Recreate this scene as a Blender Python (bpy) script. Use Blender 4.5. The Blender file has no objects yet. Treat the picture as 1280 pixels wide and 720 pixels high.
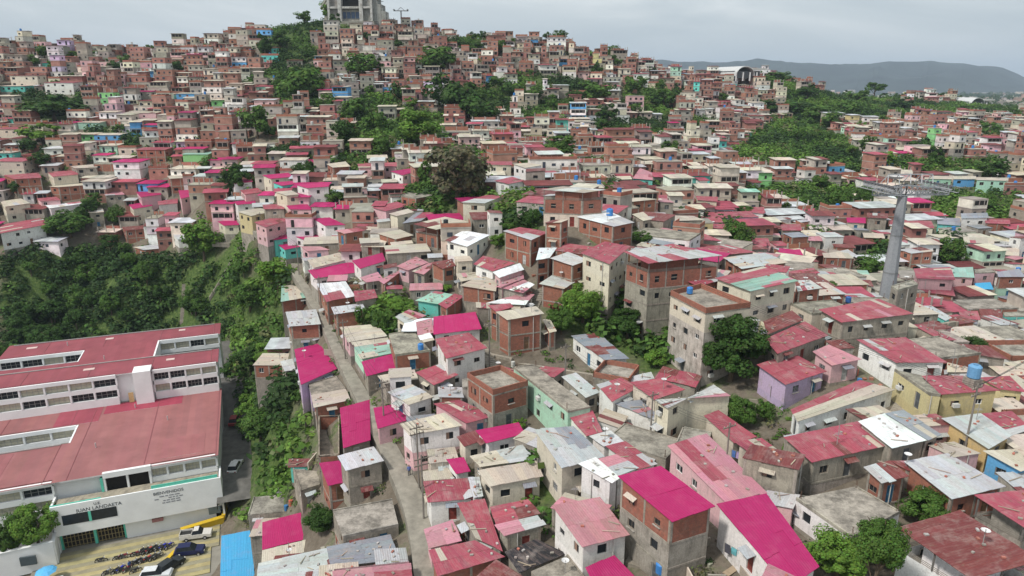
import bpy, math, random
import numpy as np
from mathutils import Vector, Matrix
R = random.Random(7)
nrng = np.random.default_rng(7)
sc = bpy.context.scene
COL = sc.collection
F = 865.0; PITCH = math.radians(16.4); CZ = 80.0
SP, CP = math.sin(PITCH), math.cos(PITCH)
CAM = Vector((0, 0, CZ))

def ray(px, py):
    X = (px-640)/F; Y = (360-py)/F
    return Vector((X, CP + Y*SP, -SP + Y*CP))
def at_Z(px, py, Z): return CAM + ray(px, py)*Z
def at_E(px, py, E):
    d = ray(px, py); return CAM + d*((E-CZ)/d.z)
def proj(p):
    x, y, z = p[0], p[1], p[2]-CZ
    Z = y*CP - z*SP; Y = y*SP + z*CP
    if Z < 1: return (-9999, -9999, Z)
    return (640 + F*x/Z, 360 - F*Y/Z, Z)

# ---------------------------------------------------------------- terrain
# px, py, value: value > 0 depth in metres along the view axis, < 0 height below the camera
CTRL = """
400,720,-56;530,720,-49;700,720,-46;850,720,-43;1000,720,-42;1200,720,-42;1400,700,-42
390,600,-53;450,600,-50;500,600,-49;600,600,-46;700,600,-44;800,600,-43;900,600,-42;1000,600,-41;1150,600,-39;1270,600,-39
385,500,-51;450,500,-46;560,500,-43;650,500,-42;700,500,-42;800,500,-41.5;900,500,-41;1000,500,-39;1100,500,-38;1250,500,-40
400,440,-46;500,440,-42.5;600,440,-40;650,440,-39.5;720,440,-40;800,440,-40;880,455,-38.5;960,440,-37;1050,440,-36;1150,440,-38;1250,440,-44
400,390,-42;480,380,-40;560,380,-38.5;640,380,-36.5;700,380,-35.5;760,380,-36;850,380,-35;950,380,-34;1100,370,-42;1200,380,-45
350,330,-39;420,330,-38;500,330,-36;600,330,-33.5;700,330,-31;800,330,-31;900,330,-35;1000,330,-40;1100,330,-42;1200,330,-42
300,290,185;380,290,180;450,290,172;560,290,158;640,290,135;700,290,130;780,290,138;900,290,175;1000,290,185;1100,290,188;1250,290,190
250,250,215;330,250,208;420,250,195;500,250,187;570,250,172;650,250,160;750,250,165;850,250,200;1000,250,222;1100,250,225;1250,250,222
100,220,250;300,220,232;450,220,212;570,220,195;700,220,198;850,220,226;1000,220,250;1230,220,250;1400,220,255
0,180,270;150,180,270;300,180,252;450,180,240;600,180,256;750,180,268;900,180,305;1000,180,305;1100,180,330;1250,180,365
0,140,305;150,140,305;300,140,290;450,140,278;600,140,305;750,140,325;900,140,375;1000,140,405;1100,140,480;1250,140,620
0,100,330;150,100,335;300,100,335;450,100,325;600,100,345;750,100,365
0,66,352;120,76,362;200,76,365;300,50,382;350,38,388;400,30,392;440,28,396;480,36,392;520,44,390;600,55,395;700,60,402;780,82,402;840,100,412;900,103,455;940,100,482;1000,116,505;1050,126,565;1100,131,650;1200,132,800;1280,136,800
280,640,-74;200,700,-74;0,720,-74;120,680,-74;290,560,-74;288,500,-74;286,450,-73;150,600,-74;0,600,-74
300,700,-73;330,705,-68;365,690,-62;340,650,-69
50,400,-68;100,380,-65;100,340,-57;50,315,-50;150,320,-50;60,290,228;200,300,-47;250,275,-40;215,400,-67;250,335,-52;200,350,-60
300,340,-50;330,330,-44;350,370,-45;300,400,-62;330,450,-58;350,500,-56;320,520,-69;340,600,-64;310,600,-74;330,650,-70;372,570,-55;360,440,-50
"""
XYZ = """
-130,150,-73;-150,100,-75;-200,150,-72;-120,50,-76;-75,60,-74;0,8,-50;60,15,-43;-35,25,-66;120,60,-43;200,120,-47;300,200,-42;400,300,-38;600,500,-38;500,150,-45
-260,230,-42;-330,340,0;-400,420,5;-300,160,-62;-250,520,-25;-100,540,-22;60,540,-22;170,560,-20;-150,700,-55;100,700,-50;300,700,-42;-480,480,-20;700,900,-45;0,1000,-55;-60,170,-74;-480,250,-40
-100,185,-73;-60,120,-74;-48,90,-73
"""
pts = []
for tok in CTRL.replace('\n', ';').split(';'):
    if tok.strip():
        a, b, v = map(float, tok.split(','))
        p = at_Z(a, b, v) if v > 0 else at_E(a, b, CZ+v)
        pts.append((p.x, p.y, p.z))
for tok in XYZ.replace('\n', ';').split(';'):
    if tok.strip():
        a, b, v = map(float, tok.split(',')); pts.append((a, b, v+CZ))
P = np.array(pts)
def _U(r2): return 0.5*r2*np.log(r2+1e-9)
def _fit(P, lam=60.0):
    n = len(P); S = 100.0
    X = P[:, :2]/S
    r2 = ((X[:, None]-X[None])**2).sum(-1)
    K = _U(r2) + np.eye(n)*lam/1e4
    Q = np.c_[np.ones(n), X]
    A = np.zeros((n+3, n+3)); A[:n, :n] = K; A[:n, n:] = Q; A[n:, :n] = Q.T
    b = np.r_[P[:, 2], 0, 0, 0]
    w = np.linalg.solve(A, b)
    def f(x, y):
        x = x/S; y = y/S; out = np.empty(x.shape)
        for i in range(0, len(x), 20000):
            xs, ys = x[i:i+20000], y[i:i+20000]
            r2 = (xs[:, None]-X[None, :, 0])**2 + (ys[:, None]-X[None, :, 1])**2
            out[i:i+20000] = _U(r2) @ w[:n] + w[n] + w[n+1]*xs + w[n+2]*ys
        return out
    return f
tps = _fit(P)
GX0, GX1, GY0, GY1, GS = -520, 720, -40, 1000, 4.0
gx = np.arange(GX0, GX1+.1, GS); gy = np.arange(GY0, GY1+.1, GS)
def sm(a, b, x): t = np.clip((x-a)/(b-a), 0, 1); return t*t*(3-2*t)
def farplane(x, y):
    return CZ - 42 + 6*np.sin(x/170+1)*np.sin(y/230) + 5*np.sin(x/90+y/130) - 15*sm(1200, 3000, y)
def T_exact(x, y):
    x = np.asarray(x, float); y = np.asarray(y, float)
    sh = x.shape; x = x.ravel(); y = y.ravel()
    cx = np.clip(x, GX0+20, GX1-20); cy = np.clip(y, GY0+20, GY1-50)
    t = np.clip(tps(cx, cy), CZ-80, CZ+60)
    w = 1-(1-sm(640, 900, y))*(1-sm(480, 680, np.abs(x-100)))*1.0
    z = t*(1-w) + farplane(x, y)*w
    return z.reshape(sh)
GXm, GYm = np.meshgrid(gx, gy)
TG = T_exact(GXm, GYm)
def T(x, y):
    x = np.asarray(x, float); y = np.asarray(y, float)
    fx = np.clip((x-GX0)/GS, 0, len(gx)-1.001); fy = np.clip((y-GY0)/GS, 0, len(gy)-1.001)
    ix = fx.astype(int); iy = fy.astype(int); u = fx-ix; v = fy-iy
    z = (TG[iy, ix]*(1-u)+TG[iy, ix+1]*u)*(1-v) + (TG[iy+1, ix]*(1-u)+TG[iy+1, ix+1]*u)*v
    out = (x < GX0) | (x > GX1) | (y < GY0) | (y > GY1)
    return np.where(out, farplane(x, y), z)
def Tf(x, y): return float(T(x, y))
ZS = np.concatenate([np.arange(20, 500, 0.4), np.arange(500, 1500, 3)])
def hit(px, py, off=0.0, offk=0.0, zmin=0):
    d = ray(px, py)
    x = d.x*ZS; y = d.y*ZS; z = CZ + d.z*ZS
    m = (z < T(x, y) + off + offk*ZS) & (ZS > zmin)
    i = int(np.argmax(m))
    if not m[i]: return CAM + d*430
    return Vector((x[i], y[i], z[i]))
def inpoly(px, py, poly):
    px = np.asarray(px, float); py = np.asarray(py, float)
    c = np.zeros(px.shape, bool); n = len(poly)
    for i in range(n):
        x1, y1 = poly[i]; x2, y2 = poly[(i+1) % n]
        if y1 == y2: continue
        k = ((y1 > py) != (y2 > py)) & (px < (x2-x1)*(py-y1)/(y2-y1)+x1)
        c ^= k
    return c
def projn(x, y, z):
    z = z-CZ; Z = y*CP - z*SP; Y = y*SP + z*CP
    Zs = np.where(Z < 1, 1, Z)
    return np.where(Z < 1, -9999, 640+F*x/Zs), np.where(Z < 1, -9999, 360-F*Y/Zs), Z

# ---------------------------------------------------------------- mesh helper
class MB:
    def __init__(s): s.v = []; s.f = []; s.m = []; s.c = []; s.uv = []
    def face(s, pts, col=(1, 1, 1), mi=0, uv=None):
        i = len(s.v); s.v += [tuple(p) for p in pts]; s.f.append(tuple(range(i, i+len(pts))))
        s.m.append(mi); s.c.append(tuple(col[:3])+(1,)); s.uv += (uv if uv else [(p[0], p[1]) for p in pts])
    def box(s, c, size, rz=0, col=(1, 1, 1), mi=0, M=None, skip=()):
        hx, hy, hz = size[0]/2, size[1]/2, size[2]/2
        if M is None: M = Matrix.Translation(c) @ Matrix.Rotation(rz, 4, 'Z')
        q = [M @ Vector((x*hx, y*hy, z*hz)) for z in (-1, 1) for x, y in ((-1, -1), (1, -1), (1, 1), (-1, 1))]
        fs = {'b': (3, 2, 1, 0), 't': (4, 5, 6, 7), 's': (0, 1, 5, 4), 'e': (1, 2, 6, 5), 'n': (2, 3, 7, 6), 'w': (3, 0, 4, 7)}
        dm = {'b': (size[0], size[1]), 't': (size[0], size[1]), 's': (size[0], size[2]), 'n': (size[0], size[2]), 'e': (size[1], size[2]), 'w': (size[1], size[2])}
        for k, f in fs.items():
            if k in skip: continue
            w, h = dm[k]; z0 = 0 if k in 'bt' else q[0].z
            s.face([q[i] for i in f], col, mi, [(0, z0), (w, z0), (w, z0+h), (0, z0+h)])
    def slab(s, top, th, col, mi=0, uv=None, sides=True):
        """top: 4+ points anticlockwise seen from above"""
        n = len(top); bot = [Vector(p)-Vector((0, 0, th)) for p in top]
        s.face(top, col, mi, uv)
        if sides:
            for i in range(n):
                j = (i+1) % n; L = (Vector(top[i])-Vector(top[j])).length
                s.face([bot[i], bot[j], top[j], top[i]], col, mi, [(0, 0), (L, 0), (L, th), (0, th)])
            s.face(bot[::-1], col, mi)
    def bar(s, a, b, w, col=(1, 1, 1), mi=0, w2=None, n=4):
        a = Vector(a); b = Vector(b); d = b-a
        if d.length < 1e-6: return
        z = d.normalized(); x = z.cross(Vector((0, 0, 1)))
        if x.length < .01: x = Vector((1, 0, 0))
        x.normalize(); y = z.cross(x); w2 = w if w2 is None else w2
        ph = math.pi/4 if n == 4 else 0; k = .7071 if n == 4 else .5
        A = [a+(x*math.cos(t)+y*math.sin(t))*w*k for t in [ph+2*math.pi*i/n for i in range(n)]]
        B = [b+(x*math.cos(t)+y*math.sin(t))*w2*k for t in [ph+2*math.pi*i/n for i in range(n)]]
        L = d.length
        for i in range(n):
            j = (i+1) % n; s.face([A[i], A[j], B[j], B[i]], col, mi, [(0, 0), (w, 0), (w, L), (0, L)])
        s.face(A[::-1], col, mi); s.face(B, col, mi)
    def lathe(s, c, prof, n=12, col=(1, 1, 1), mi=0):
        c = Vector(c)
        for (r0, z0), (r1, z1) in zip(prof, prof[1:]):
            for i in range(n):
                a, b = 2*math.pi*i/n, 2*math.pi*(i+1)/n
                q = [c+Vector((r0*math.cos(a), r0*math.sin(a), z0)), c+Vector((r0*math.cos(b), r0*math.sin(b), z0)),
                     c+Vector((r1*math.cos(b), r1*math.sin(b), z1)), c+Vector((r1*math.cos(a), r1*math.sin(a), z1))]
                if r1 < 1e-4: q = q[:3]
                elif r0 < 1e-4: q = [q[0], q[2], q[3]]
                s.face(q, col, mi)
    def build(s, name, mats, parent=None, origin=None, smooth=False):
        me = bpy.data.meshes.new(name)
        org = Vector(origin) if origin is not None else Vector((0, 0, 0)); q = parent
        while q is not None and origin is None: org = org+q.location; q = q.parent
        me.from_pydata([(x-org.x, y-org.y, z-org.z) for x, y, z in s.v], [], s.f)
        if not isinstance(mats, (list, tuple)): mats = [mats]
        for m in mats: me.materials.append(m)
        me.polygons.foreach_set('material_index', s.m)
        a = me.attributes.new('col', 'FLOAT_COLOR', 'FACE'); a.data.foreach_set('color', np.array(s.c, dtype=np.float32).ravel())
        u = me.uv_layers.new(name='UVMap'); u.data.foreach_set('uv', np.array(s.uv, dtype=np.float32).ravel())
        if smooth: me.polygons.foreach_set('use_smooth', [True]*len(s.f))
        me.update()
        o = bpy.data.objects.new(name, me); COL.objects.link(o)
        if parent is not None: o.parent = parent
        else: o.location = org
        return o
def tag(o, label=None, cat=None, group=None, kind=None):
    if label: o['label'] = label
    if cat: o['category'] = cat
    if group: o['group'] = group
    if kind: o['kind'] = kind
    return o
def empty(name, loc, label=None, cat=None, group=None, rz=0):
    o = bpy.data.objects.new(name, None); COL.objects.link(o); o.location = loc; o.rotation_euler = (0, 0, rz)
    o.empty_display_size = .5
    return tag(o, label, cat, group)
def copy_thing(o, parent=None):
    c = o.copy(); COL.objects.link(c); c.parent = parent
    for ch in list(o.children): copy_thing(ch, c)
    return c

# ---------------------------------------------------------------- materials
def mat(name):
    m = bpy.data.materials.new(name); m.use_nodes = True
    nt = m.node_tree; b = nt.nodes['Principled BSDF']; b.inputs['Specular IOR Level'].default_value = .25
    return m, nt, b
def N(nt, t, **kw):
    n = nt.nodes.new(t)
    for k, v in kw.items():
        if k in n.inputs: n.inputs[k].default_value = v
        else: setattr(n, k, v)
    return n
def ramp(nt, fac, stops):
    r = nt.nodes.new('ShaderNodeValToRGB'); e = r.color_ramp.elements
    e[0].position, e[0].color = stops[0][0], tuple(stops[0][1])+(1,)
    e[1].position, e[1].color = stops[-1][0], tuple(stops[-1][1])+(1,)
    for p, c in stops[1:-1]:
        x = e.new(p); x.color = tuple(c)+(1,)
    nt.links.new(fac, r.inputs[0]); return r.outputs[0]
def mix(nt, fac, a, b, mode='MIX'):
    n = nt.nodes.new('ShaderNodeMix'); n.data_type = 'RGBA'; n.blend_type = mode
    for s, v in ((n.inputs[0], fac), (n.inputs[6], a), (n.inputs[7], b)):
        if hasattr(v, 'is_linked'): nt.links.new(v, s)
        elif isinstance(v, (int, float)): s.default_value = v
        else: s.default_value = tuple(v)+(1,)
    return n.outputs[2]
def noise(nt, vec, scale, detail=4, rough=.6, sc3=None):
    if sc3:
        mp = N(nt, 'ShaderNodeMapping'); mp.inputs['Scale'].default_value = sc3; nt.links.new(vec, mp.inputs[0]); vec = mp.outputs[0]
    n = N(nt, 'ShaderNodeTexNoise', Scale=scale, Detail=detail, Roughness=rough); nt.links.new(vec, n.inputs['Vector']); return n.outputs['Fac']
def attr(nt, name='col'):
    a = nt.nodes.new('ShaderNodeAttribute'); a.attribute_name = name; return a.outputs['Color']
def bump(nt, b, h, dist, strength=1):
    n = N(nt, 'ShaderNodeBump', Strength=strength, Distance=dist); nt.links.new(h, n.inputs['Height']); nt.links.new(n.outputs[0], b.inputs['Normal'])
def coords(nt):
    uv = nt.nodes.new('ShaderNodeUVMap').outputs[0]; g = nt.nodes.new('ShaderNodeNewGeometry').outputs['Position']; return uv, g
def m_plain(name, col, rough=.6, metal=0, var=.25, scale=2.0):
    m, nt, b = mat(name); uv, g = coords(nt)
    f = noise(nt, g, scale, 5)
    c = ramp(nt, f, [(.3, [x*(1-var) for x in col]), (.7, [min(1, x*(1+var*.6)) for x in col])])
    nt.links.new(c, b.inputs['Base Color']); b.inputs['Roughness'].default_value = rough; b.inputs['Metallic'].default_value = metal
    return m
def m_paint():
    m, nt, b = mat('painted_render'); uv, g = coords(nt); c = attr(nt)
    f = noise(nt, g, .9, 6, .65); st = noise(nt, uv, 1.0, 4, .6, (2.6, .35, 1))
    f2 = noise(nt, g, 5, 5, .7)
    c1 = mix(nt, ramp(nt, f, [(.54, (0, 0, 0)), (.74, (.6,)*3)]), c, (.33, .29, .24))
    c2 = mix(nt, ramp(nt, st, [(.54, (0, 0, 0)), (.82, (.5,)*3)]), c1, (.22, .2, .17))
    c3 = mix(nt, 1.0, c2, ramp(nt, f2, [(.3, (.8,)*3), (.7, (1.06,)*3)]), 'MULTIPLY')
    nt.links.new(c3, b.inputs['Base Color']); b.inputs['Roughness'].default_value = .85; bump(nt, b, f2, .03); return m
def m_brick():
    m, nt, b = mat('hollow_clay_brick'); uv, g = coords(nt); c = attr(nt)
    br = N(nt, 'ShaderNodeTexBrick', Scale=1.0); br.inputs['Brick Width'].default_value = .34; br.inputs['Row Height'].default_value = .22
    br.inputs['Mortar Size'].default_value = .016; br.inputs['Color1'].default_value = (.82,)*3+(1,); br.inputs['Color2'].default_value = (1.12, 1.06, 1, 1)
    br.inputs['Mortar'].default_value = (.75, .85, .9, 1); br.inputs['Mortar Smooth'].default_value = .3; nt.links.new(uv, br.inputs[0])
    c1 = mix(nt, 1.0, c, br.outputs['Color'], 'MULTIPLY')
    f = noise(nt, g, .8, 6, .7); c2 = mix(nt, ramp(nt, f, [(.55, (0, 0, 0)), (.75, (.6,)*3)]), c1, (.25, .2, .16))
    st = noise(nt, uv, 1.0, 4, .6, (2.2, .3, 1)); c3 = mix(nt, ramp(nt, st, [(.52, (0, 0, 0)), (.8, (.55,)*3)]), c2, (.13, .09, .07))
    nt.links.new(c3, b.inputs['Base Color']); b.inputs['Roughness'].default_value = .9; bump(nt, b, br.outputs['Fac'], -.012); return m
def m_conc():
    m, nt, b = mat('stained_concrete'); uv, g = coords(nt); c = attr(nt)
    f = noise(nt, g, .7, 7, .7); st = noise(nt, uv, 1.0, 4, .65, (2.4, .3, 1)); f2 = noise(nt, g, 6, 5, .75)
    c1 = mix(nt, ramp(nt, f, [(.42, (0, 0, 0)), (.7, (.8,)*3)]), c, (.16, .145, .12))
    c2 = mix(nt, ramp(nt, st, [(.5, (0, 0, 0)), (.75, (.6,)*3)]), c1, (.1, .09, .08))
    c3 = mix(nt, 1.0, c2, ramp(nt, f2, [(.3, (.75,)*3), (.7, (1.12,)*3)]), 'MULTIPLY')
    nt.links.new(c3, b.inputs['Base Color']); b.inputs['Roughness'].default_value = .92; bump(nt, b, f2, .04); return m
def m_roof(clean=False):
    m, nt, b = mat('fresh_painted_sheet' if clean else 'corrugated_sheet'); uv, g = coords(nt); c = attr(nt)
    f = noise(nt, g, .55, 6, .7); st = noise(nt, uv, 1.0, 5, .7, (2.5, .45, 1)); f2 = noise(nt, g, 4, 6, .75)
    c1 = mix(nt, ramp(nt, st, [(.47, (0, 0, 0)), (.78, (.5,)*3)]), c, (.34, .24, .21))
    c2 = mix(nt, ramp(nt, f, [(.5, (0, 0, 0)), (.74, (.5,)*3)]), c1, (.40, .34, .31))
    c2 = mix(nt, ramp(nt, noise(nt, uv, 1.0, 6, .8, (.9, .5, 1)), [(.58, (0, 0, 0)), (.66, (.75,)*3)]), c2, (.2, .12, .09))
    if clean: c2 = mix(nt, ramp(nt, f, [(.5, (0, 0, 0)), (.85, (.25,)*3)]), c, (.5, .2, .28))
    c3 = mix(nt, 1.0, c2, ramp(nt, f2, [(.3, (.88,)*3) if clean else (.3, (.78,)*3), (.68, (1.05,)*3)]), 'MULTIPLY')
    wv = N(nt, 'ShaderNodeTexWave', Scale=1.0); wv.wave_type = 'BANDS'; wv.bands_direction = 'X'; wv.inputs['Distortion'].default_value = 0
    wv.inputs['Scale'].default_value = 1.3; nt.links.new(uv, wv.inputs[0])
    c4 = mix(nt, 1.0, c3, ramp(nt, wv.outputs['Fac'], [(0, (.93,)*3), (.5, (1.02,)*3)]), 'MULTIPLY')
    nt.links.new(c4, b.inputs['Base Color']); b.inputs['Roughness'].default_value = .6; b.inputs['Specular IOR Level'].default_value = .2
    bump(nt, b, wv.outputs['Fac'], .018); return m
def m_slabroof():
    m, nt, b = mat('weathered_slab'); uv, g = coords(nt); c = attr(nt)
    f = noise(nt, g, .5, 8, .75); f2 = noise(nt, g, 3, 6, .75)
    c1 = mix(nt, ramp(nt, f, [(.42, (0, 0, 0)), (.62, (.85,)*3)]), c, (.11, .1, .085))
    c2 = mix(nt, 1.0, c1, ramp(nt, f2, [(.3, (.7,)*3), (.7, (1.15,)*3)]), 'MULTIPLY')
    nt.links.new(c2, b.inputs['Base Color']); b.inputs['Roughness'].default_value = .95; bump(nt, b, f2, .05); return m
def m_attr(name, rough=.7, var=.2, scale=1.5, tr=0):
    m, nt, b = mat(name); uv, g = coords(nt); c = attr(nt)
    f = noise(nt, g, scale, 4)
    c1 = mix(nt, 1.0, c, ramp(nt, f, [(.3, (1-var,)*3), (.7, (1+var,)*3)]), 'MULTIPLY')
    nt.links.new(c1, b.inputs['Base Color']); b.inputs['Roughness'].default_value = rough
    if tr:
        t = N(nt, 'ShaderNodeBsdfTranslucent'); nt.links.new(c1, t.inputs[0]); ms = N(nt, 'ShaderNodeMixShader'); ms.inputs[0].default_value = tr
        nt.links.new(b.outputs[0], ms.inputs[1]); nt.links.new(t.outputs[0], ms.inputs[2]); nt.links.new(ms.outputs[0], nt.nodes['Material Output'].inputs[0])
        b.inputs['Specular IOR Level'].default_value = .15
    return m
PAINT, BRICK, CONC, ROOF, SLAB = m_paint(), m_brick(), m_conc(), m_roof(), m_slabroof()
ROOFN = m_roof(True)
FARW = m_attr('far_wall', .9, .22, .6); FARR = m_attr('far_roof', .7, .25, .5)
LEAF = m_attr('leaves', .65, .35, .35, .3); BARK = m_plain('bark', (.13, .1, .07), .95)
SOLID = m_attr('painted_metal', .45, .12, 3)
GLASS = m_plain('dark_glass', (.025, .03, .035), .25); DARK = m_plain('dark_interior', (.02, .018, .016), .9)
WHITEP = m_plain('white_paint', (.80, .815, .82), .75, var=.09, scale=.35)
MATS = dict(p=PAINT, b=BRICK, c=CONC)
WALLC = dict(B=('b', (.32, .135, .095)), C=('c', (.36, .325, .275)), W=('p', (.76, .74, .71)), K=('p', (.64, .58, .47)), P=('p', (.66, .42, .44)),
             M=('p', (.42, .66, .52)), T=('p', (.14, .55, .48)), U=('p', (.12, .34, .62)), Y=('p', (.58, .50, .27)), G=('p', (.22, .5, .2)),
             L=('p', (.5, .4, .56)), O=('p', (.58, .42, .2)), I=('c', (.5, .46, .4)), D=('c', (.12, .1, .09)))
WNAME = dict(B='brick', C='grey concrete', W='white', K='cream', P='pink', M='mint', T='turquoise', U='blue', Y='yellow', G='green', L='lilac', O='ochre', I='beige', D='dark')
ROOFC = dict(m=(.37, .019, .112), r=(.33, .07, .10), p=(.46, .21, .25), z=(.45, .475, .485), w=(.74, .78, .80), g=(.25, .28, .32), b=(.50, .45, .37), x=(.17, .045, .045),
             k=(.025, .025, .028), t=(.26, .46, .38), u=(.07, .36, .62), c=(.36, .33, .28), d=(.38, .35, .30), o=(.33, .29, .24))
RNAME = dict(m='bright magenta', r='faded red', p='faded pink', z='grey zinc', w='white metal', g='dark grey', b='beige sheet', x='rusty maroon', k='black tarp', t='weathered green',
             u='blue', c='flat concrete', d='walled concrete', o='open unroofed')
# ---------------------------------------------------------------- windows and doors (shared meshes)
def win_mesh(kind):
    b = MB(); fr = (.7, .7, .68) if kind != 1 else (.3, .25, .2)
    if kind == 3: fr = (.2, .2, .2)
    pc = (1, 1, 1)
    t = .07
    if kind in (0, 1, 3):
        for x in (-.5+t/2, .5-t/2): b.box((x, .02, .5), (t, .06, 1), col=fr, mi=0)
        for z in (t/2, 1-t/2): b.box((0, .02, z), (1-2*t, .06, t), col=fr, mi=0)
        b.box((0, .025, .5), (t*.8, .05, 1-2*t), col=fr, mi=0)
    if kind == 1:
        for i in range(5): b.box((-.36+i*.18, -.01, .5), (.025, .03, 1-2*t), col=(.06, .06, .06), mi=0)
    if kind == 3:
        for i in range(4): b.box((0, -.005, .2+i*.2), (1-2*t, .02, .03), col=(.5, .5, .5), mi=0)
    if kind == 4:   # plain dark opening with a curtain or board half across
        b.box((-.27, .03, .5), (.44, .03, .98), col=(.25, .16, .12), mi=0)
    b.face([(-.5, .055, 0), (.5, .055, 0), (.5, .055, 1), (-.5, .055, 1)], pc, 1)
    me = b.build('window', [SOLID, GLASS]); d = me.data; bpy.data.objects.remove(me); return d
def door_mesh(col):
    b = MB(); b.box((0, .04, .5), (1, .05, 1), col=col); b.box((-.47, .0, .5), (.06, .06, 1), col=(.4, .38, .35)); b.box((.47, .0, .5), (.06, .06, 1), col=(.4, .38, .35))
    b.box((0, .012, .25), (.6, .01, .3), col=[c*.7 for c in col]); b.box((0, .012, .7), (.6, .01, .35), col=[c*.7 for c in col])
    me = b.build('door', [SOLID]); d = me.data; bpy.data.objects.remove(me); return d
WIN = [win_mesh(k) for k in (0, 1, 2, 3, 4)]
DOOR = [door_mesh(c) for c in ((.25, .06, .05), (.12, .13, .14), (.5, .5, .48), (.06, .2, .35), (.2, .12, .07))]
def order_ccw(ps):
    cx = sum(p[0] for p in ps)/4; cy = sum(p[1] for p in ps)/4
    return sorted(ps, key=lambda p: math.atan2(p[1]-cy, p[0]-cx))
def jc(c, j=.08, r=None):
    r = r or R; k = 1+r.uniform(-j, j); return tuple(max(0, min(.95, x*k*(1+r.uniform(-j, j)*.3))) for x in c)

FOOT = []      # (x, y, radius, z_top)
HOUSES = []    # records for labels
def bil(c, u, v):
    return (c[0]*(1-u)+c[1]*u)*(1-v) + (c[3]*(1-u)+c[2]*u)*v

def wall_run(b, a, c, zb, za_top, zc_top, holes, mi_of, col_of, levels, uvo=0.0, depth=.14):
    """vertical wall from a to c (plan), outward side on the right of a->c. holes: (u0,u1,z0,z1) in metres"""
    L = math.hypot(c[0]-a[0], c[1]-a[1])
    if L < .05: return
    d = Vector(((c[0]-a[0])/L, (c[1]-a[1])/L, 0)); n = Vector((d.y, -d.x, 0))
    zt = min(za_top, zc_top)
    us = sorted(set([0, L]+[h[0] for h in holes]+[h[1] for h in holes]))
    zs = sorted(set([zb, zt]+[h[2] for h in holes]+[h[3] for h in holes]+[z for z in levels if zb < z < zt]))
    P = lambda u, z, k=0: (a[0]+d.x*u-n.x*k, a[1]+d.y*u-n.y*k, z)
    for i in range(len(us)-1):
        for j in range(len(zs)-1):
            u0, u1, z0, z1 = us[i], us[i+1], zs[j], zs[j+1]
            if u1-u0 < 1e-4 or z1-z0 < 1e-4: continue
            um, zm = (u0+u1)/2, (z0+z1)/2
            if any(h[0] < um < h[1] and h[2] < zm < h[3] for h in holes): continue
            b.face([P(u0, z0), P(u1, z0), P(u1, z1), P(u0, z1)], col_of(zm), mi_of(zm), [(u0+uvo, z0), (u1+uvo, z0), (u1+uvo, z1), (u0+uvo, z1)])
    if abs(za_top-zc_top) > .01:
        t = [P(0, zt), P(L, zt)] + ([P(L, zc_top)] if zc_top > zt+.005 else []) + ([P(0, za_top)] if za_top > zt+.005 else [])
        b.face(t, col_of(zt), mi_of(zt), [(0, zt), (L, zt), (L, zt+.5)][:len(t)] if len(t) == 3 else None)
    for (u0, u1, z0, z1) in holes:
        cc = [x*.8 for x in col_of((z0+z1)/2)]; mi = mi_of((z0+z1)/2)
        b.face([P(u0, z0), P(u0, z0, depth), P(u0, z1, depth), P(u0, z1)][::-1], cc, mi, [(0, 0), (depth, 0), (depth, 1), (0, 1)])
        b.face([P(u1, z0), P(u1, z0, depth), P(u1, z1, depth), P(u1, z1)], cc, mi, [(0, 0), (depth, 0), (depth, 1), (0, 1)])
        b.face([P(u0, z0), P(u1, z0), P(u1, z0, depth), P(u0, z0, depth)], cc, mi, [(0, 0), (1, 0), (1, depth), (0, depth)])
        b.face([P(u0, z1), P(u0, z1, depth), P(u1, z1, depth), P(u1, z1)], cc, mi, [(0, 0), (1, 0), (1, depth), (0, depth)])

def place_insert(data, name, parent, a, c, u0, u1, z0, z1, depth=.10):
    L = math.hypot(c[0]-a[0], c[1]-a[1]); d = Vector(((c[0]-a[0])/L, (c[1]-a[1])/L, 0)); n = Vector((d.y, -d.x, 0))
    o = bpy.data.objects.new(name, data); COL.objects.link(o); o.parent = parent
    um = (u0+u1)/2
    p = Vector((a[0], a[1], z0))+d*um-n*depth - parent.location
    M = Matrix(((d.x*(u1-u0), -n.x, 0, p.x), (d.y*(u1-u0), -n.y, 0, p.y), (0, 0, z1-z0, p.z), (0, 0, 0, 1)))
    o.matrix_local = M
    return o

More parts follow.
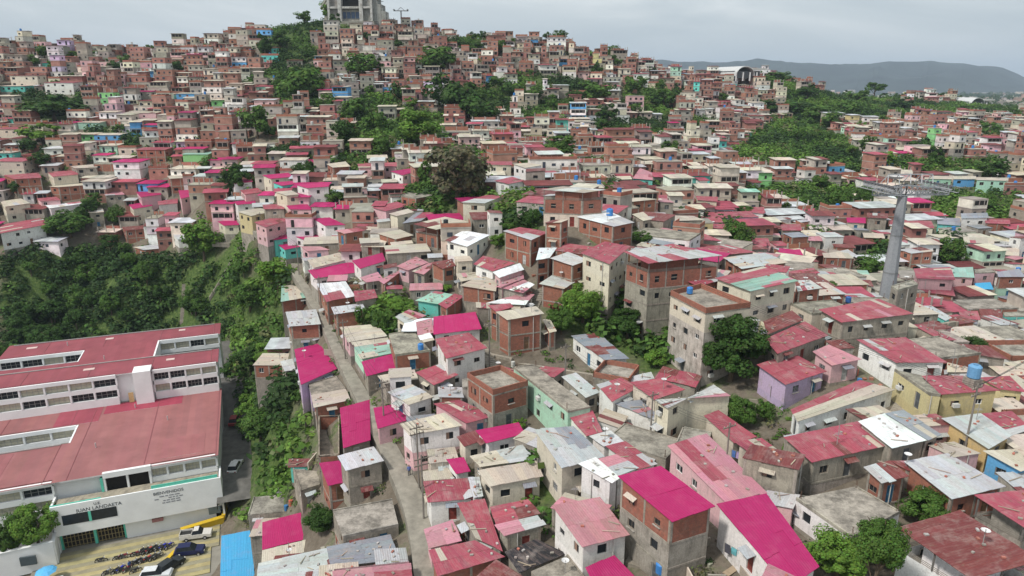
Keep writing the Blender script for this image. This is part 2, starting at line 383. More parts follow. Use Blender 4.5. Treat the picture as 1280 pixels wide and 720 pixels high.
def make_roof(root, c, spec, r, near, tall_parapet=False):
    """c: 4 world corners anticlockwise; spec like 'mz' or 'r/z'"""
    main = spec[0]
    if main in 'cdo':
        b = MB(); th = .22; col = jc(ROOFC[main], .12, r)
        if main == 'o':
            fl = [Vector(p)-Vector((0, 0, 2.3)) for p in c]; b.slab(fl, .2, col)
        else: b.slab(c, th, col)
        for i in range(4):
            a, d = Vector(c[i]), Vector(c[(i+1) % 4])
            h = {'c': .12, 'd': .75, 'o': .05}[main]
            if main == 'c' and r.random() < .4: continue
            z = Vector((0, 0, 0)); n = (d-a).normalized(); nn = Vector((-n.y, n.x, 0))*.16
            q = [a, d, d+nn, a+nn]
            bc = WALLC['B'][1] if main == 'd' else col
            b.slab([p+Vector((0, 0, h)) for p in q], h+.01, jc(bc, .1, r), mi=1 if main == 'd' else 0)
        ob = b.build('roof', [SLAB, BRICK], root)
        if near and r.random() < .5:
            for k in range(4):
                m = MB(); p = Vector(c[k])*.93+sum((Vector(q) for q in c), Vector())*.0175
                for q in range(2): m.bar(p+Vector((q*.12, 0, 0)), p+Vector((q*.12+r.uniform(-.1, .1), r.uniform(-.1, .1), .9)), .035, (.12, .07, .05))
                m.build('rebar', SOLID, root)
        return ob
    halves = spec.split('/')
    Lu = (Vector(c[1])-Vector(c[0])).length; Lv = (Vector(c[3])-Vector(c[0])).length
    n = max(2, round(Lu/(.85 if near else 1.5))); b = MB()
    ph = r.random()*9
    messy = 1.0 if len(spec) > 1 and '/' not in spec else .35
    clean = main in 'mu' and len(halves[0]) == 1
    base = jc(ROOFC[main], .10, r)
    for i in range(n):
        u0, u1 = i/n, (i+1)/n
        k = 1 if (Lv < 3.4 or (clean and Lv < 7)) else (2 if Lv < 7.5 or r.random() < .5 else 3)
        cuts = [0]+sorted(min(.93, max(.07, (q+1)/k+r.uniform(-.05, .05)*messy)) for q in range(k-1))+[1]
        for q in range(len(cuts)-1):
            v0, v1 = cuts[q], cuts[q+1]
            sp = halves[0]
            if len(halves) > 1 and (u0+u1)/2 > .5: sp = halves[1]
            code = sp[0]
            if len(sp) > 1:
                w = math.sin(ph+i*.9)+math.sin(ph*2.3+q*2.1+i*.35)
                if w > .5: code = sp[1]
            if len(sp) > 2 and r.random() < .15: code = sp[2]
            cb = base if code == main else ROOFC[code]
            if not clean and r.random() < .05: cb = ROOFC[r.choice('zbxpr')]
            col = jc(cb, .035 if clean else .12, r)
            e0 = -.02 if q else -r.uniform(0, .18)*messy/Lv; e1 = .03 if q < len(cuts)-2 else r.uniform(0, .18)*messy/Lv
            dz = r.uniform(0, .03)+(.03 if q % 2 else 0)+(.004 if i % 2 else 0)
            pts = [bil(c, u, v)+Vector((0, 0, dz)) for u, v in ((u0-.004, v0+e0), (u1+.004, v0+e0), (u1+.004, v1+e1), (u0-.004, v1+e1))]
            b.slab(pts, .05, col, mi=1 if code in 'mu' else 0, uv=[(u0*Lu, v0*Lv), (u1*Lu, v0*Lv), (u1*Lu, v1*Lv), (u0*Lu, v1*Lv)])
    ob = b.build('roof', [ROOF, ROOFN], root)
    if near and not clean and r.random() < .75:
        m = MB()
        for k in range(r.randint(2, 9)):
            p = bil(c, r.uniform(.08, .92), r.uniform(.08, .92))+Vector((0, 0, .1))
            if r.random() < .25: m.box(p, (r.uniform(.8, 1.9), .1, .05), r.uniform(0, 3.1), jc((.33, .27, .21), .3, r))
            else: m.box(p, (r.uniform(.2, .38), .2, .14), r.uniform(0, 3.1), jc(r.choice([(.3, .27, .24), (.36, .14, .1), (.4, .38, .36)]), .2, r))
        tag(m.build('debris', SOLID, root), kind='stuff')
    return ob

def build_house(c, wall, roof, name=None, near=True, label_extra=None, base=None, wseed=None, info=None, nowin=False, over=.3, parts=True):
    """c: 4 world Vectors of the roof edge"""
    r = random.Random(int(abs(c[0][0]*31+c[0][1]*17+c[2][0]*7))+11)
    ver = wall.endswith('^'); wall = wall.rstrip('^')
    c = [Vector(p) for p in order_ccw(c)]
    cen = sum(c, Vector())/4
    # orient so that u runs along the edge most across the view
    e = [(c[(i+1) % 4]-c[i]) for i in range(4)]
    k = max(range(4), key=lambda i: e[i].x/max(.1, e[i].length)); c = c[k:]+c[:k]
    if r.random() < .3: c = c[1:]+c[:1]
    flat = roof[0] in 'cdo'
    if flat:
        zz = cen.z; c = [Vector((p.x, p.y, zz)) for p in c]
    ins = []
    for p in c:
        d = (cen-p); d.z = 0; L = max(d.length, .1)
        ov = .02 if flat else over
        q = p+d*(min(ov*1.35, L*.2)/L); ins.append((q.x, q.y, p.z-(.21 if flat else .06)))
    insr = list(ins)
    if ver: ins = [(q[0], q[1], min(t[2] for t in ins)-1.55) for q in ins]
    gz = [Tf(q[0], q[1]) for q in ins]+[Tf(cen.x, cen.y)]
    zb = min(gz)-.6 if base is None else base
    zb = min(zb, cen.z-2.0)
    rad = max((Vector((p.x, p.y, 0))-Vector((cen.x, cen.y, 0))).length for p in c)
    FOOT.append((cen.x, cen.y, rad, cen.z))
    SH = 2.6
    vis_h = cen.z-max(zb, Tf(cen.x, cen.y)-.8)
    nst = max(1, min(5, int(round(vis_h/SH))))
    zt = min(q[2] for q in ins); levels = [zt-SH*i for i in range(1, 8)]
    w0 = wall[0]; w1 = wall[1] if len(wall) > 1 else wall[0]
    if len(wall) == 1 and nst > 1 and w0 == 'B' and r.random() < .35: w1 = 'C'
    kinds = [WALLC[w0], WALLC[w1], WALLC['C']]
    colA, colB, colC = jc(kinds[0][1], .1, r), jc(kinds[1][1], .1, r), jc(kinds[2][1], .12, r)
    def which(z):
        st = (zt-z)/SH
        if st < 1.0: return 0
        if st < nst+.05: return 1
        return 2
    mlist = [MATS[k[0]] for k in kinds]
    nm = name or ('brick_house' if w0 == 'B' else 'concrete_house' if w0 in 'CID' else 'painted_house')
    root = empty(nm, (cen.x, cen.y, zb)); root['category'] = 'house'
    b = MB(); fr = MB(); inserts = []
    has_door = False
    for i in range(4):
        a, d = ins[i], ins[(i+1) % 4]
        L = math.hypot(d[0]-a[0], d[1]-a[1])
        if L < .3: continue
        dx, dy = (d[0]-a[0])/L, (d[1]-a[1])/L; nx, ny = dy, -dx
        mx, my = (a[0]+d[0])/2, (a[1]+d[1])/2
        facing = (nx*(0-mx)+ny*(0-my)) > 0
        gm = min(Tf(a[0], a[1]), Tf(d[0], d[1])); gM = Tf(mx+nx*.5, my+ny*.5)
        holes = []
        if (facing or near) and not nowin and roof[0] != 'o':
            for s in range(nst):
                z1 = zt-SH*s; z0 = z1-SH
                if z0 < gM-1.4: continue
                m = max(1, int(L/2.7)) if facing else (1 if r.random() < .5 else 0)
                for q in range(m):
                    if L < 1.6 or r.random() > (.82 if facing else .5): continue
                    uc = (q+.5)*L/m+r.uniform(-.25, .25)
                    isdoor = (not has_door or r.random() < .12) and facing and abs(z0-gM) < 1.5 and q == m//2 and L > 2.4
                    if isdoor: w, h0, h1 = .95, max(z0+.03, gM+.05 if gM < z0+.6 else z0+.03), z0+2.08; has_door = True
                    else:
                        w = r.choice([.8, .95, 1.1, 1.3]); h0 = z0+r.choice([.95, 1.05, 1.2]); h1 = h0+r.choice([.7, .9, 1.0])
                        if h0 < gM+.3: continue
                    u0, u1 = max(.25, uc-w/2), min(L-.25, uc+w/2)
                    if u1-u0 < .4 or h1 > z1-.12: h1 = min(h1, z1-.15)
                    if u1-u0 < .4 or h1-h0 < .3: continue
                    if any(u0 < hh[1]+.1 and u1 > hh[0]-.1 and h0 < hh[3]+.1 and h1 > hh[2]-.1 for hh in holes): continue
                    holes.append((u0, u1, h0, h1)); inserts.append((isdoor, a, d, u0, u1, h0, h1))
        wall_run(b, a, d, zb, a[2], d[2], holes, lambda z: which(z), lambda z: (colA, colB, colC)[which(z)], levels, uvo=r.random()*3)
        # concrete frame
        if (w0 == 'B' or w1 == 'B' or near) and (w0 in 'BC' or w1 == 'B'):
            fc = jc((.37, .33, .28), .1, r); nc = max(1, int(round(L/3.4)))
            for q in range(nc+1):
                u = L*q/nc; u = min(max(u, .13), L-.13)
                zt2 = a[2]+(d[2]-a[2])*u/L-.02
                lo = gm-.3 if w1 == 'B' or nst == 1 else zt-SH
                M = Matrix.Translation((a[0]+dx*u, a[1]+dy*u, (lo+zt2)/2)) @ Matrix.Rotation(math.atan2(dy, dx), 4, 'Z')
                if any(h[0]-.12 < u < h[1]+.12 for h in holes): continue
                fr.box(None, (.24, .05, zt2-lo), col=fc, M=M)
            for s in range(1, nst+1):
                z = zt-SH*s
                if z < gm: continue
                M = Matrix.Translation(((a[0]+d[0])/2, (a[1]+d[1])/2, z)) @ Matrix.Rotation(math.atan2(dy, dx), 4, 'Z')
                fr.box(None, (L-.01, .065, .22), col=fc, M=M)
    wo = b.build('wall', mlist, root)
    if ver:
        fl = MB(); z = ins[0][2]-1.0; fl.slab([Vector((q[0], q[1], z)) for q in [(cen.x+(t[0]-cen.x)*.97, cen.y+(t[1]-cen.y)*.97) for t in ins]], .15, (.3, .27, .23)); fl.build('terrace_floor', CONC, root)
        core = MB(); k = [Vector((cen.x+(t[0]-cen.x)*.62, cen.y+(t[1]-cen.y)*.62, min(u[2] for u in insr)-.05)) for t in ins]; core.slab(k, 2.5, jc(colA, .1, r)); core.build('inner_room', mlist[0], root)
        for i in range(4):
            a, d = Vector(insr[i]), Vector(insr[(i+1) % 4]); n = max(1, int((d-a).length/2.6))
            for q in range(n):
                p = a.lerp(d, q/n); m = MB(); m.bar((p.x, p.y, ins[0][2]), (p.x, p.y, p.z), .12, (.16, .15, .14)); m.build('post', SOLID, root)
            m = MB()
            for q in range(3): zz = ins[0][2]+.12+q*.16; m.bar((a.x, a.y, zz), (d.x, d.y, zz), .04, (.25, .23, .2))
            m.build('railing', SOLID, root)
    if fr.f: fr.build('concrete_frame', CONC, root)
    ro = make_roof(root, c, roof, r, near)
    for (isd, a, d, u0, u1, h0, h1) in inserts:
        if isd: place_insert(r.choice(DOOR), 'door', root, a, d, u0, u1, h0, h1)
        else:
            place_insert(WIN[r.choice([0, 1, 2, 2, 3, 4] if w0 != 'B' else [1, 2, 2, 2, 0, 4])], 'window', root, a, d, u0, u1, h0, h1)
    if near and inserts and roof[0] != 'o':
        for (isd, a, d, u0, u1, h0, h1) in inserts:
            L = math.hypot(d[0]-a[0], d[1]-a[1]); dx, dy = (d[0]-a[0])/L, (d[1]-a[1])/L; nx, ny = dy, -dx; um = (u0+u1)/2; px_, py_ = a[0]+dx*um, a[1]+dy*um; q = r.random()
            if (isd and q < .6) or (not isd and q < .14):
                wd = (u1-u0)/2+.3; dp = r.uniform(.6, 1.1) if isd else .5; z = h1+.22
                m = MB(); m.slab([Vector((px_-dx*wd+nx*.02, py_-dy*wd+ny*.02, z)), Vector((px_-dx*wd+nx*dp, py_-dy*wd+ny*dp, z-.22)), Vector((px_+dx*wd+nx*dp, py_+dy*wd+ny*dp, z-.22)), Vector((px_+dx*wd+nx*.02, py_+dy*wd+ny*.02, z))], .04, jc(ROOFC[r.choice('zxbgz')], .15, r)); m.build('awning', ROOF, root)
            elif not isd and q < .30:
                m = MB(); z = h0-.06; m.box((px_+nx*.07, py_+ny*.07, z), (u1-u0+.16, .16, .07), math.atan2(dy, dx), (.42, .39, .35)); m.build('sill', CONC, root)
            elif not isd and q < .38:
                m = MB(); m.box((px_+nx*.2, py_+ny*.2, h0+.2), (.75, .4, .45), math.atan2(dy, dx), (.55, .55, .53)); m.build('air_conditioner', SOLID, root)
    if near and roof[0] not in 'o' and r.random() < .4:
        k = r.randrange(4); a, d = ins[k], ins[(k+1) % 4]; t = r.uniform(.2, .8); L = max(.1, math.hypot(d[0]-a[0], d[1]-a[1])); nx, ny = (d[1]-a[1])/L*.09, -(d[0]-a[0])/L*.09
        x, y = a[0]+(d[0]-a[0])*t+nx, a[1]+(d[1]-a[1])*t+ny; m = MB(); m.bar((x, y, zb), (x, y, min(a[2], d[2])), .1, (.5, .49, .46), n=6); m.build('drain_pipe', SOLID, root)
    if roof[0] not in 'o' and r.random() < (.2 if near else .08):
        p = bil(c, r.uniform(.15, .85), r.uniform(.3, .8)); m = MB(); m.bar(p, p+Vector((0, 0, r.uniform(1.2, 2.6))), .05, (.3, .29, .28)); hh = p+Vector((0, 0, 1.2))
        if r.random() < .5:
            for q in range(3): m.bar(hh+Vector((-.5+q*.1, 0, .1*q)), hh+Vector((.5-q*.1, 0, .1*q)), .03, (.35, .35, .35))
            m.build('antenna', SOLID, root)
        else: m.lathe(hh, [(0, 0), (.22, .06), (.38, .2)], 10, (.6, .6, .6)); m.build('satellite_dish', SOLID, root)
    pp = proj(cen)
    HOUSES.append(dict(root=root, px=pp[0], py=pp[1], Z=pp[2], wall=wall, roof=roof, nst=nst, extra=label_extra, c=c, top=cen.z, w=max(proj(p)[0] for p in c)-min(proj(p)[0] for p in c),
                       sz=max(e_.length for e_ in e)))
    return HOUSES[-1]

def quad_house(q, h, wall, roof, only_corners=False, **kw):
    """q: four picture points of the roof edge, h: height of the roof above the ground"""
    cx = sum(p[0] for p in q)/4; cy = sum(p[1] for p in q)/4
    p = hit(cx, cy, h); E = p.z
    tilt = kw.pop('tilt', None)
    if tilt is None: tilt = 0 if roof[0] in 'cdo' else .35
    cs = []
    for (a, b_) in q:
        t = (cy-b_)/max(4, max(abs(b2-cy) for _, b2 in q))  # >0: far edge
        cs.append(at_E(a, b_, E+t*tilt))
    Z = proj(p)[2]
    big = max((cs[i]-cs[j]).length for i in range(4) for j in range(i))
    wpx = (max(a for a, _ in q)-min(a for a, _ in q))*Z/F
    if cy < 205 or big > 30 and cy < 300 or big > 60:
        d = min(7.0, max(5.0, wpx*.6)); w = wpx
        cs = [Vector((p.x+u*w/2, p.y+v*d/2, E+(tilt if v > 0 else 0))) for u, v in ((-1, -1), (1, -1), (1, 1), (-1, 1))]
    if only_corners: return cs
    return build_house(cs, wall, roof, **kw)

def parse_tiles(txt):
    ox = oy = 0; s = 5.0; out = []
    for ln in txt.strip().splitlines():
        ln = ln.strip()
        if not ln or ln[0] == '#': continue
        if ln.startswith('TILE'):
            w = ln.split(); ox, oy = float(w[1]), float(w[2]); s = float(w[3]) if len(w) > 3 else 5.0; continue
        f = [x.strip() for x in ln.split('|')]
        q = [tuple(float(v) for v in t.split(',')) for t in f[0].split()]
        q = [(ox+x/s, oy+y/s) for x, y in q]
        out.append((q, float(f[1]), f[2], f[3], f[4] if len(f) > 4 else None))
    return out
NEAR = """
TILE 280 576
240,385 480,325 540,480 240,555|3.2|C|m|on the slope beside the small dark tree
215,640 670,540 700,770 200,790|3|C|z|
240,560 530,490 540,560 235,640|2.6|C|b|
640,540 1040,460 1095,610 670,670|3|C|g|beside the lower end of the ridge street
680,310 1050,240 1090,400 745,475|3.5|CB|c|rough slab
595,15 720,0 800,125 650,155|3.6|B|m|
430,50 590,65 600,150 480,190|2.2|C|c|
405,-10 540,-15 550,35 400,42|2.5|T|x|
680,690 900,650 1165,640 1180,760 690,770|2.8|P|p|
-15,470 170,435 195,800 -25,800|3|U|u|
TILE 500 576
145,130 420,110 465,235 175,260|3.4|W|r|
425,105 495,100 520,220 460,232|3.2|W|z|
485,60 850,0 895,95 560,160|3.6|K|b|
290,-10 400,-20 440,65 350,80|2.8|W|m|
135,70 300,45 340,110 150,125|2.5|W|b|
150,430 330,370 385,500 180,550|3|P|p|
180,560 470,500 655,600 235,720|3.4|B|r|
360,270 530,240 640,560 470,480|2.9|C|rc|
565,290 800,240 880,330 600,400|3|C|rx|
600,400 860,340 905,400 655,470|3|C|pz|
655,570 850,490 1040,580 745,700|2.8|C|k|
820,690 1050,590 1180,760 900,790|2.8|C|c|
950,280 1250,230 1435,460 1140,540|5.2|W|p|
1160,670 1340,590 1475,730 1225,795|3.2|C|m|
TILE 740 576
160,95 430,35 770,285 500,380|7.6|BC|m|
780,270 1090,205 1420,660 1225,795|4.2|W|m|
475,-90 715,-170 1090,195 835,260|4|P|pr|
85,-90 210,-120 410,20 285,55|3.5|W|r|
-85,20 25,-20 175,105 125,140|5|W|w|
15,-5 150,-40 290,45 165,95|4.4|W|pz|
-360,-195 -115,-215 75,-30 -190,45|5.2|K|zg|
-160,-295 0,-315 65,-180 -35,-155|4|W|r|
-15,-155 115,-190 200,-120 75,-90|4|W|z|
TILE 540 440
510,95 640,80 990,340 850,370|4.6|M|c|
810,155 900,130 1050,250 960,285|3.2|C|z|
220,160 430,110 600,210 380,270|5|B|d|
10,325 170,300 390,400 215,445|2.8|P|r|
155,530 270,490 330,550 200,590|3|K|x|
275,490 540,440 580,510 340,570|3|W|m|
245,650 560,580 640,670 300,720|3|C|bz|
1030,205 1180,160 1290,220 1130,310|4|W|rz|
TILE 320 440
900,450 1180,380 1290,460 960,520|5.2|WP|b|
1000,130 1150,75 1260,140 1110,205|3.2|C|rz|
825,250 970,200 1110,280 960,330|3.8|W|zb|
735,350 850,330 965,420 760,480|3|P|m|
525,350 710,300 715,550 545,600|3|C|m|
390,400 520,395 520,640 390,650|2.8|B|o|
510,650 735,590 800,680 560,740|5|C|z|
345,270 560,230 590,300 360,350|3|B|b|
330,200 500,150 560,230 345,270|2.9|L|c|
240,-15 400,-55 505,105 280,205|3.4|L|m|
660,60 860,10 890,100 690,150|2.8|C|m|
150,60 240,40 250,110 180,120|2.6|C|z|
760,150 990,110 1010,170 800,200|2.5|C|bc|
TILE 320 310
600,590 820,560 860,655 660,695|3|M|tb|
525,495 750,475 820,550 575,590|3|P|b|
830,540 980,510 1090,640 870,670|3.4|B|c|
470,370 665,345 685,385 490,415|3.2|B|z|
380,225 560,210 620,300 440,335|3.2|B|wr|
610,270 740,260 760,310 620,335|2.8|C|r|
325,140 600,85 640,150 370,190|3|W|m|
600,80 790,30 810,80 650,130|3|W|m|
320,75 520,30 580,70 360,125|3|W|b|
185,400 375,385 405,475 210,490|5.4|B|z|
160,240 280,220 340,305 155,335|3.2|B|bt|
965,480 1050,460 1070,490 985,515|2.6|C|w|
1010,545 1085,530 1115,575 1040,592|2.6|C|w|
1000,330 1120,270 1230,290 1140,350|3|T|tr|
1140,350 1240,285 1300,300 1190,380|3.2|B|r|
870,430 960,385 1060,420 930,470|3.2|K|zp|
650,185 760,150 800,200 690,215|3|C|p|
770,205 870,150 930,130 800,225|3|B|p|
880,115 1000,55 1080,90 950,140|3|P|p|
975,145 1080,95 1130,100 1050,165|3|C|px|
1090,90 1220,70 1250,110 1170,130|4.6|B|x|
1000,465 1100,440 1110,530 1010,545|2.9|C|p|
TILE 540 310
10,430 270,400 310,505 10,540|3.2|W|m|
20,570 230,530 345,625 90,690|4.6|W|r|
400,400 650,365 700,410 470,450|6|B|b|
350,360 490,345 510,368 400,398|5.2|B|r|
695,455 735,440 780,520 735,530|3.2|B|b|
675,225 770,160 890,210 825,255|3.6|B|zb|
740,65 850,25 980,75 880,110|5.5|B|z|
650,75 670,0 780,0 735,62|4.5|B|w|
930,30 1080,-40 1240,-10 1110,100|7.5|K|r|
400,240 560,195 640,230 570,280|3|C|pw|
345,345 560,285 640,290 580,355|3|C|pw|
380,150 550,95 575,135 420,185|3.4|P|w|
420,190 570,145 575,190 430,245|3|P|p|
260,100 320,50 520,95 380,145|3.4|W|r|
175,235 280,185 410,180 400,270|3.6|B|b|
870,550 1030,530 1230,690 1080,700|3|W|gx|
150,160 300,150 320,185 180,210|3|C|b|
TILE 780 440
40,190 220,165 380,235 190,300|4.8|K|r|
192,300 382,237 560,205 665,275 275,352|4.8|K|z|
0,165 170,125 190,165 60,190|3|W|z|
500,400 590,365 830,530 690,570|3.4|K|r|
700,570 860,540 1000,640 870,690|3|K|rc|
830,80 1060,10 1265,120 1010,205|3.4|L|r|
-60,320 90,300 260,400 210,430|3|W|gz|
TILE 780 310
880,570 1130,460 1275,545 960,660|3.6|C|r|
870,460 1050,390 1120,450 900,540|3.4|C|x|
0,25 300,-25 610,45 150,95|11|BC^|zr|
365,195 600,150 640,190 470,240|6.2|B|zr|
290,295 480,250 790,370 510,408|9.5|KI|d|
570,190 870,115 1090,205 790,270|6|K|t/r|
620,60 880,30 1025,90 740,130|4.5|B|zb|
450,0 640,-20 820,25 590,45|4|C|r|
1010,150 1180,125 1225,155 1090,180|3.5|C|r|
1065,205 1160,200 1240,250 1085,270|4.5|B|z|
960,15 1100,10 1120,45 975,30|3|Y|m|
TILE 1024 440
-40,0 60,-45 265,45 80,85|3.2|P|p|
-180,360 255,175 475,235 -135,435|3.2|W|b/r|
-220,535 245,435 440,580 -45,690|4|C|r|
245,435 415,385 680,550 455,600|3.6|C|w|
415,385 530,365 765,515 680,550|3.4|C|g|
640,150 900,150 1130,240 760,265|4.6|Y|r|
1000,160 1190,150 1290,250 1130,232|4|Y|r|
470,110 640,145 760,268 690,262|4.2|Y|c|
765,415 1010,385 1210,520 1060,605|3.4|O|z|
1020,385 1200,370 1330,480 1210,520|3|C|zr|
1030,620 1290,600 1400,700 1250,740|3.6|U|xb|
800,65 900,90 1010,125 800,125|2.6|C|b|
TILE 1024 576
530,5 805,-45 1165,160 830,240|3.4|B|z|
440,0 620,0 690,55 555,62|3.2|B|x|
285,45 440,0 560,95 390,140|3.6|B|xz|
-145,235 230,160 505,320 205,480|3.2|W|cz|
490,420 880,310 1380,620 955,745|5.6|W^|x|
970,215 1290,185 1500,330 1290,420|5|C^|r|
TILE 1024 310
0,385 370,320 590,410 140,465|4.6|C|r|
235,575 540,560 800,715 480,715|4|W|r|
580,480 640,480 860,575 770,580|3|C|r|
450,240 580,200 620,230 490,265|8|C|c|
590,130 820,120 850,200 610,190|6|P|r|
620,235 830,235 850,300 620,270|3.4|B|r|
610,320 710,325 715,360 610,345|2.6|B|r|
760,350 840,355 840,395 760,390|2.6|T|r|
615,365 700,360 830,435 790,455|3|T|z|
870,395 990,395 1010,450 890,440|3.4|W|r|
830,600 1050,610 1180,695 870,650|3.2|C|x|
1000,380 1130,385 1150,430 1010,425|3|C|x|
1150,405 1290,400 1300,425 1160,425|3|T|c|
"""
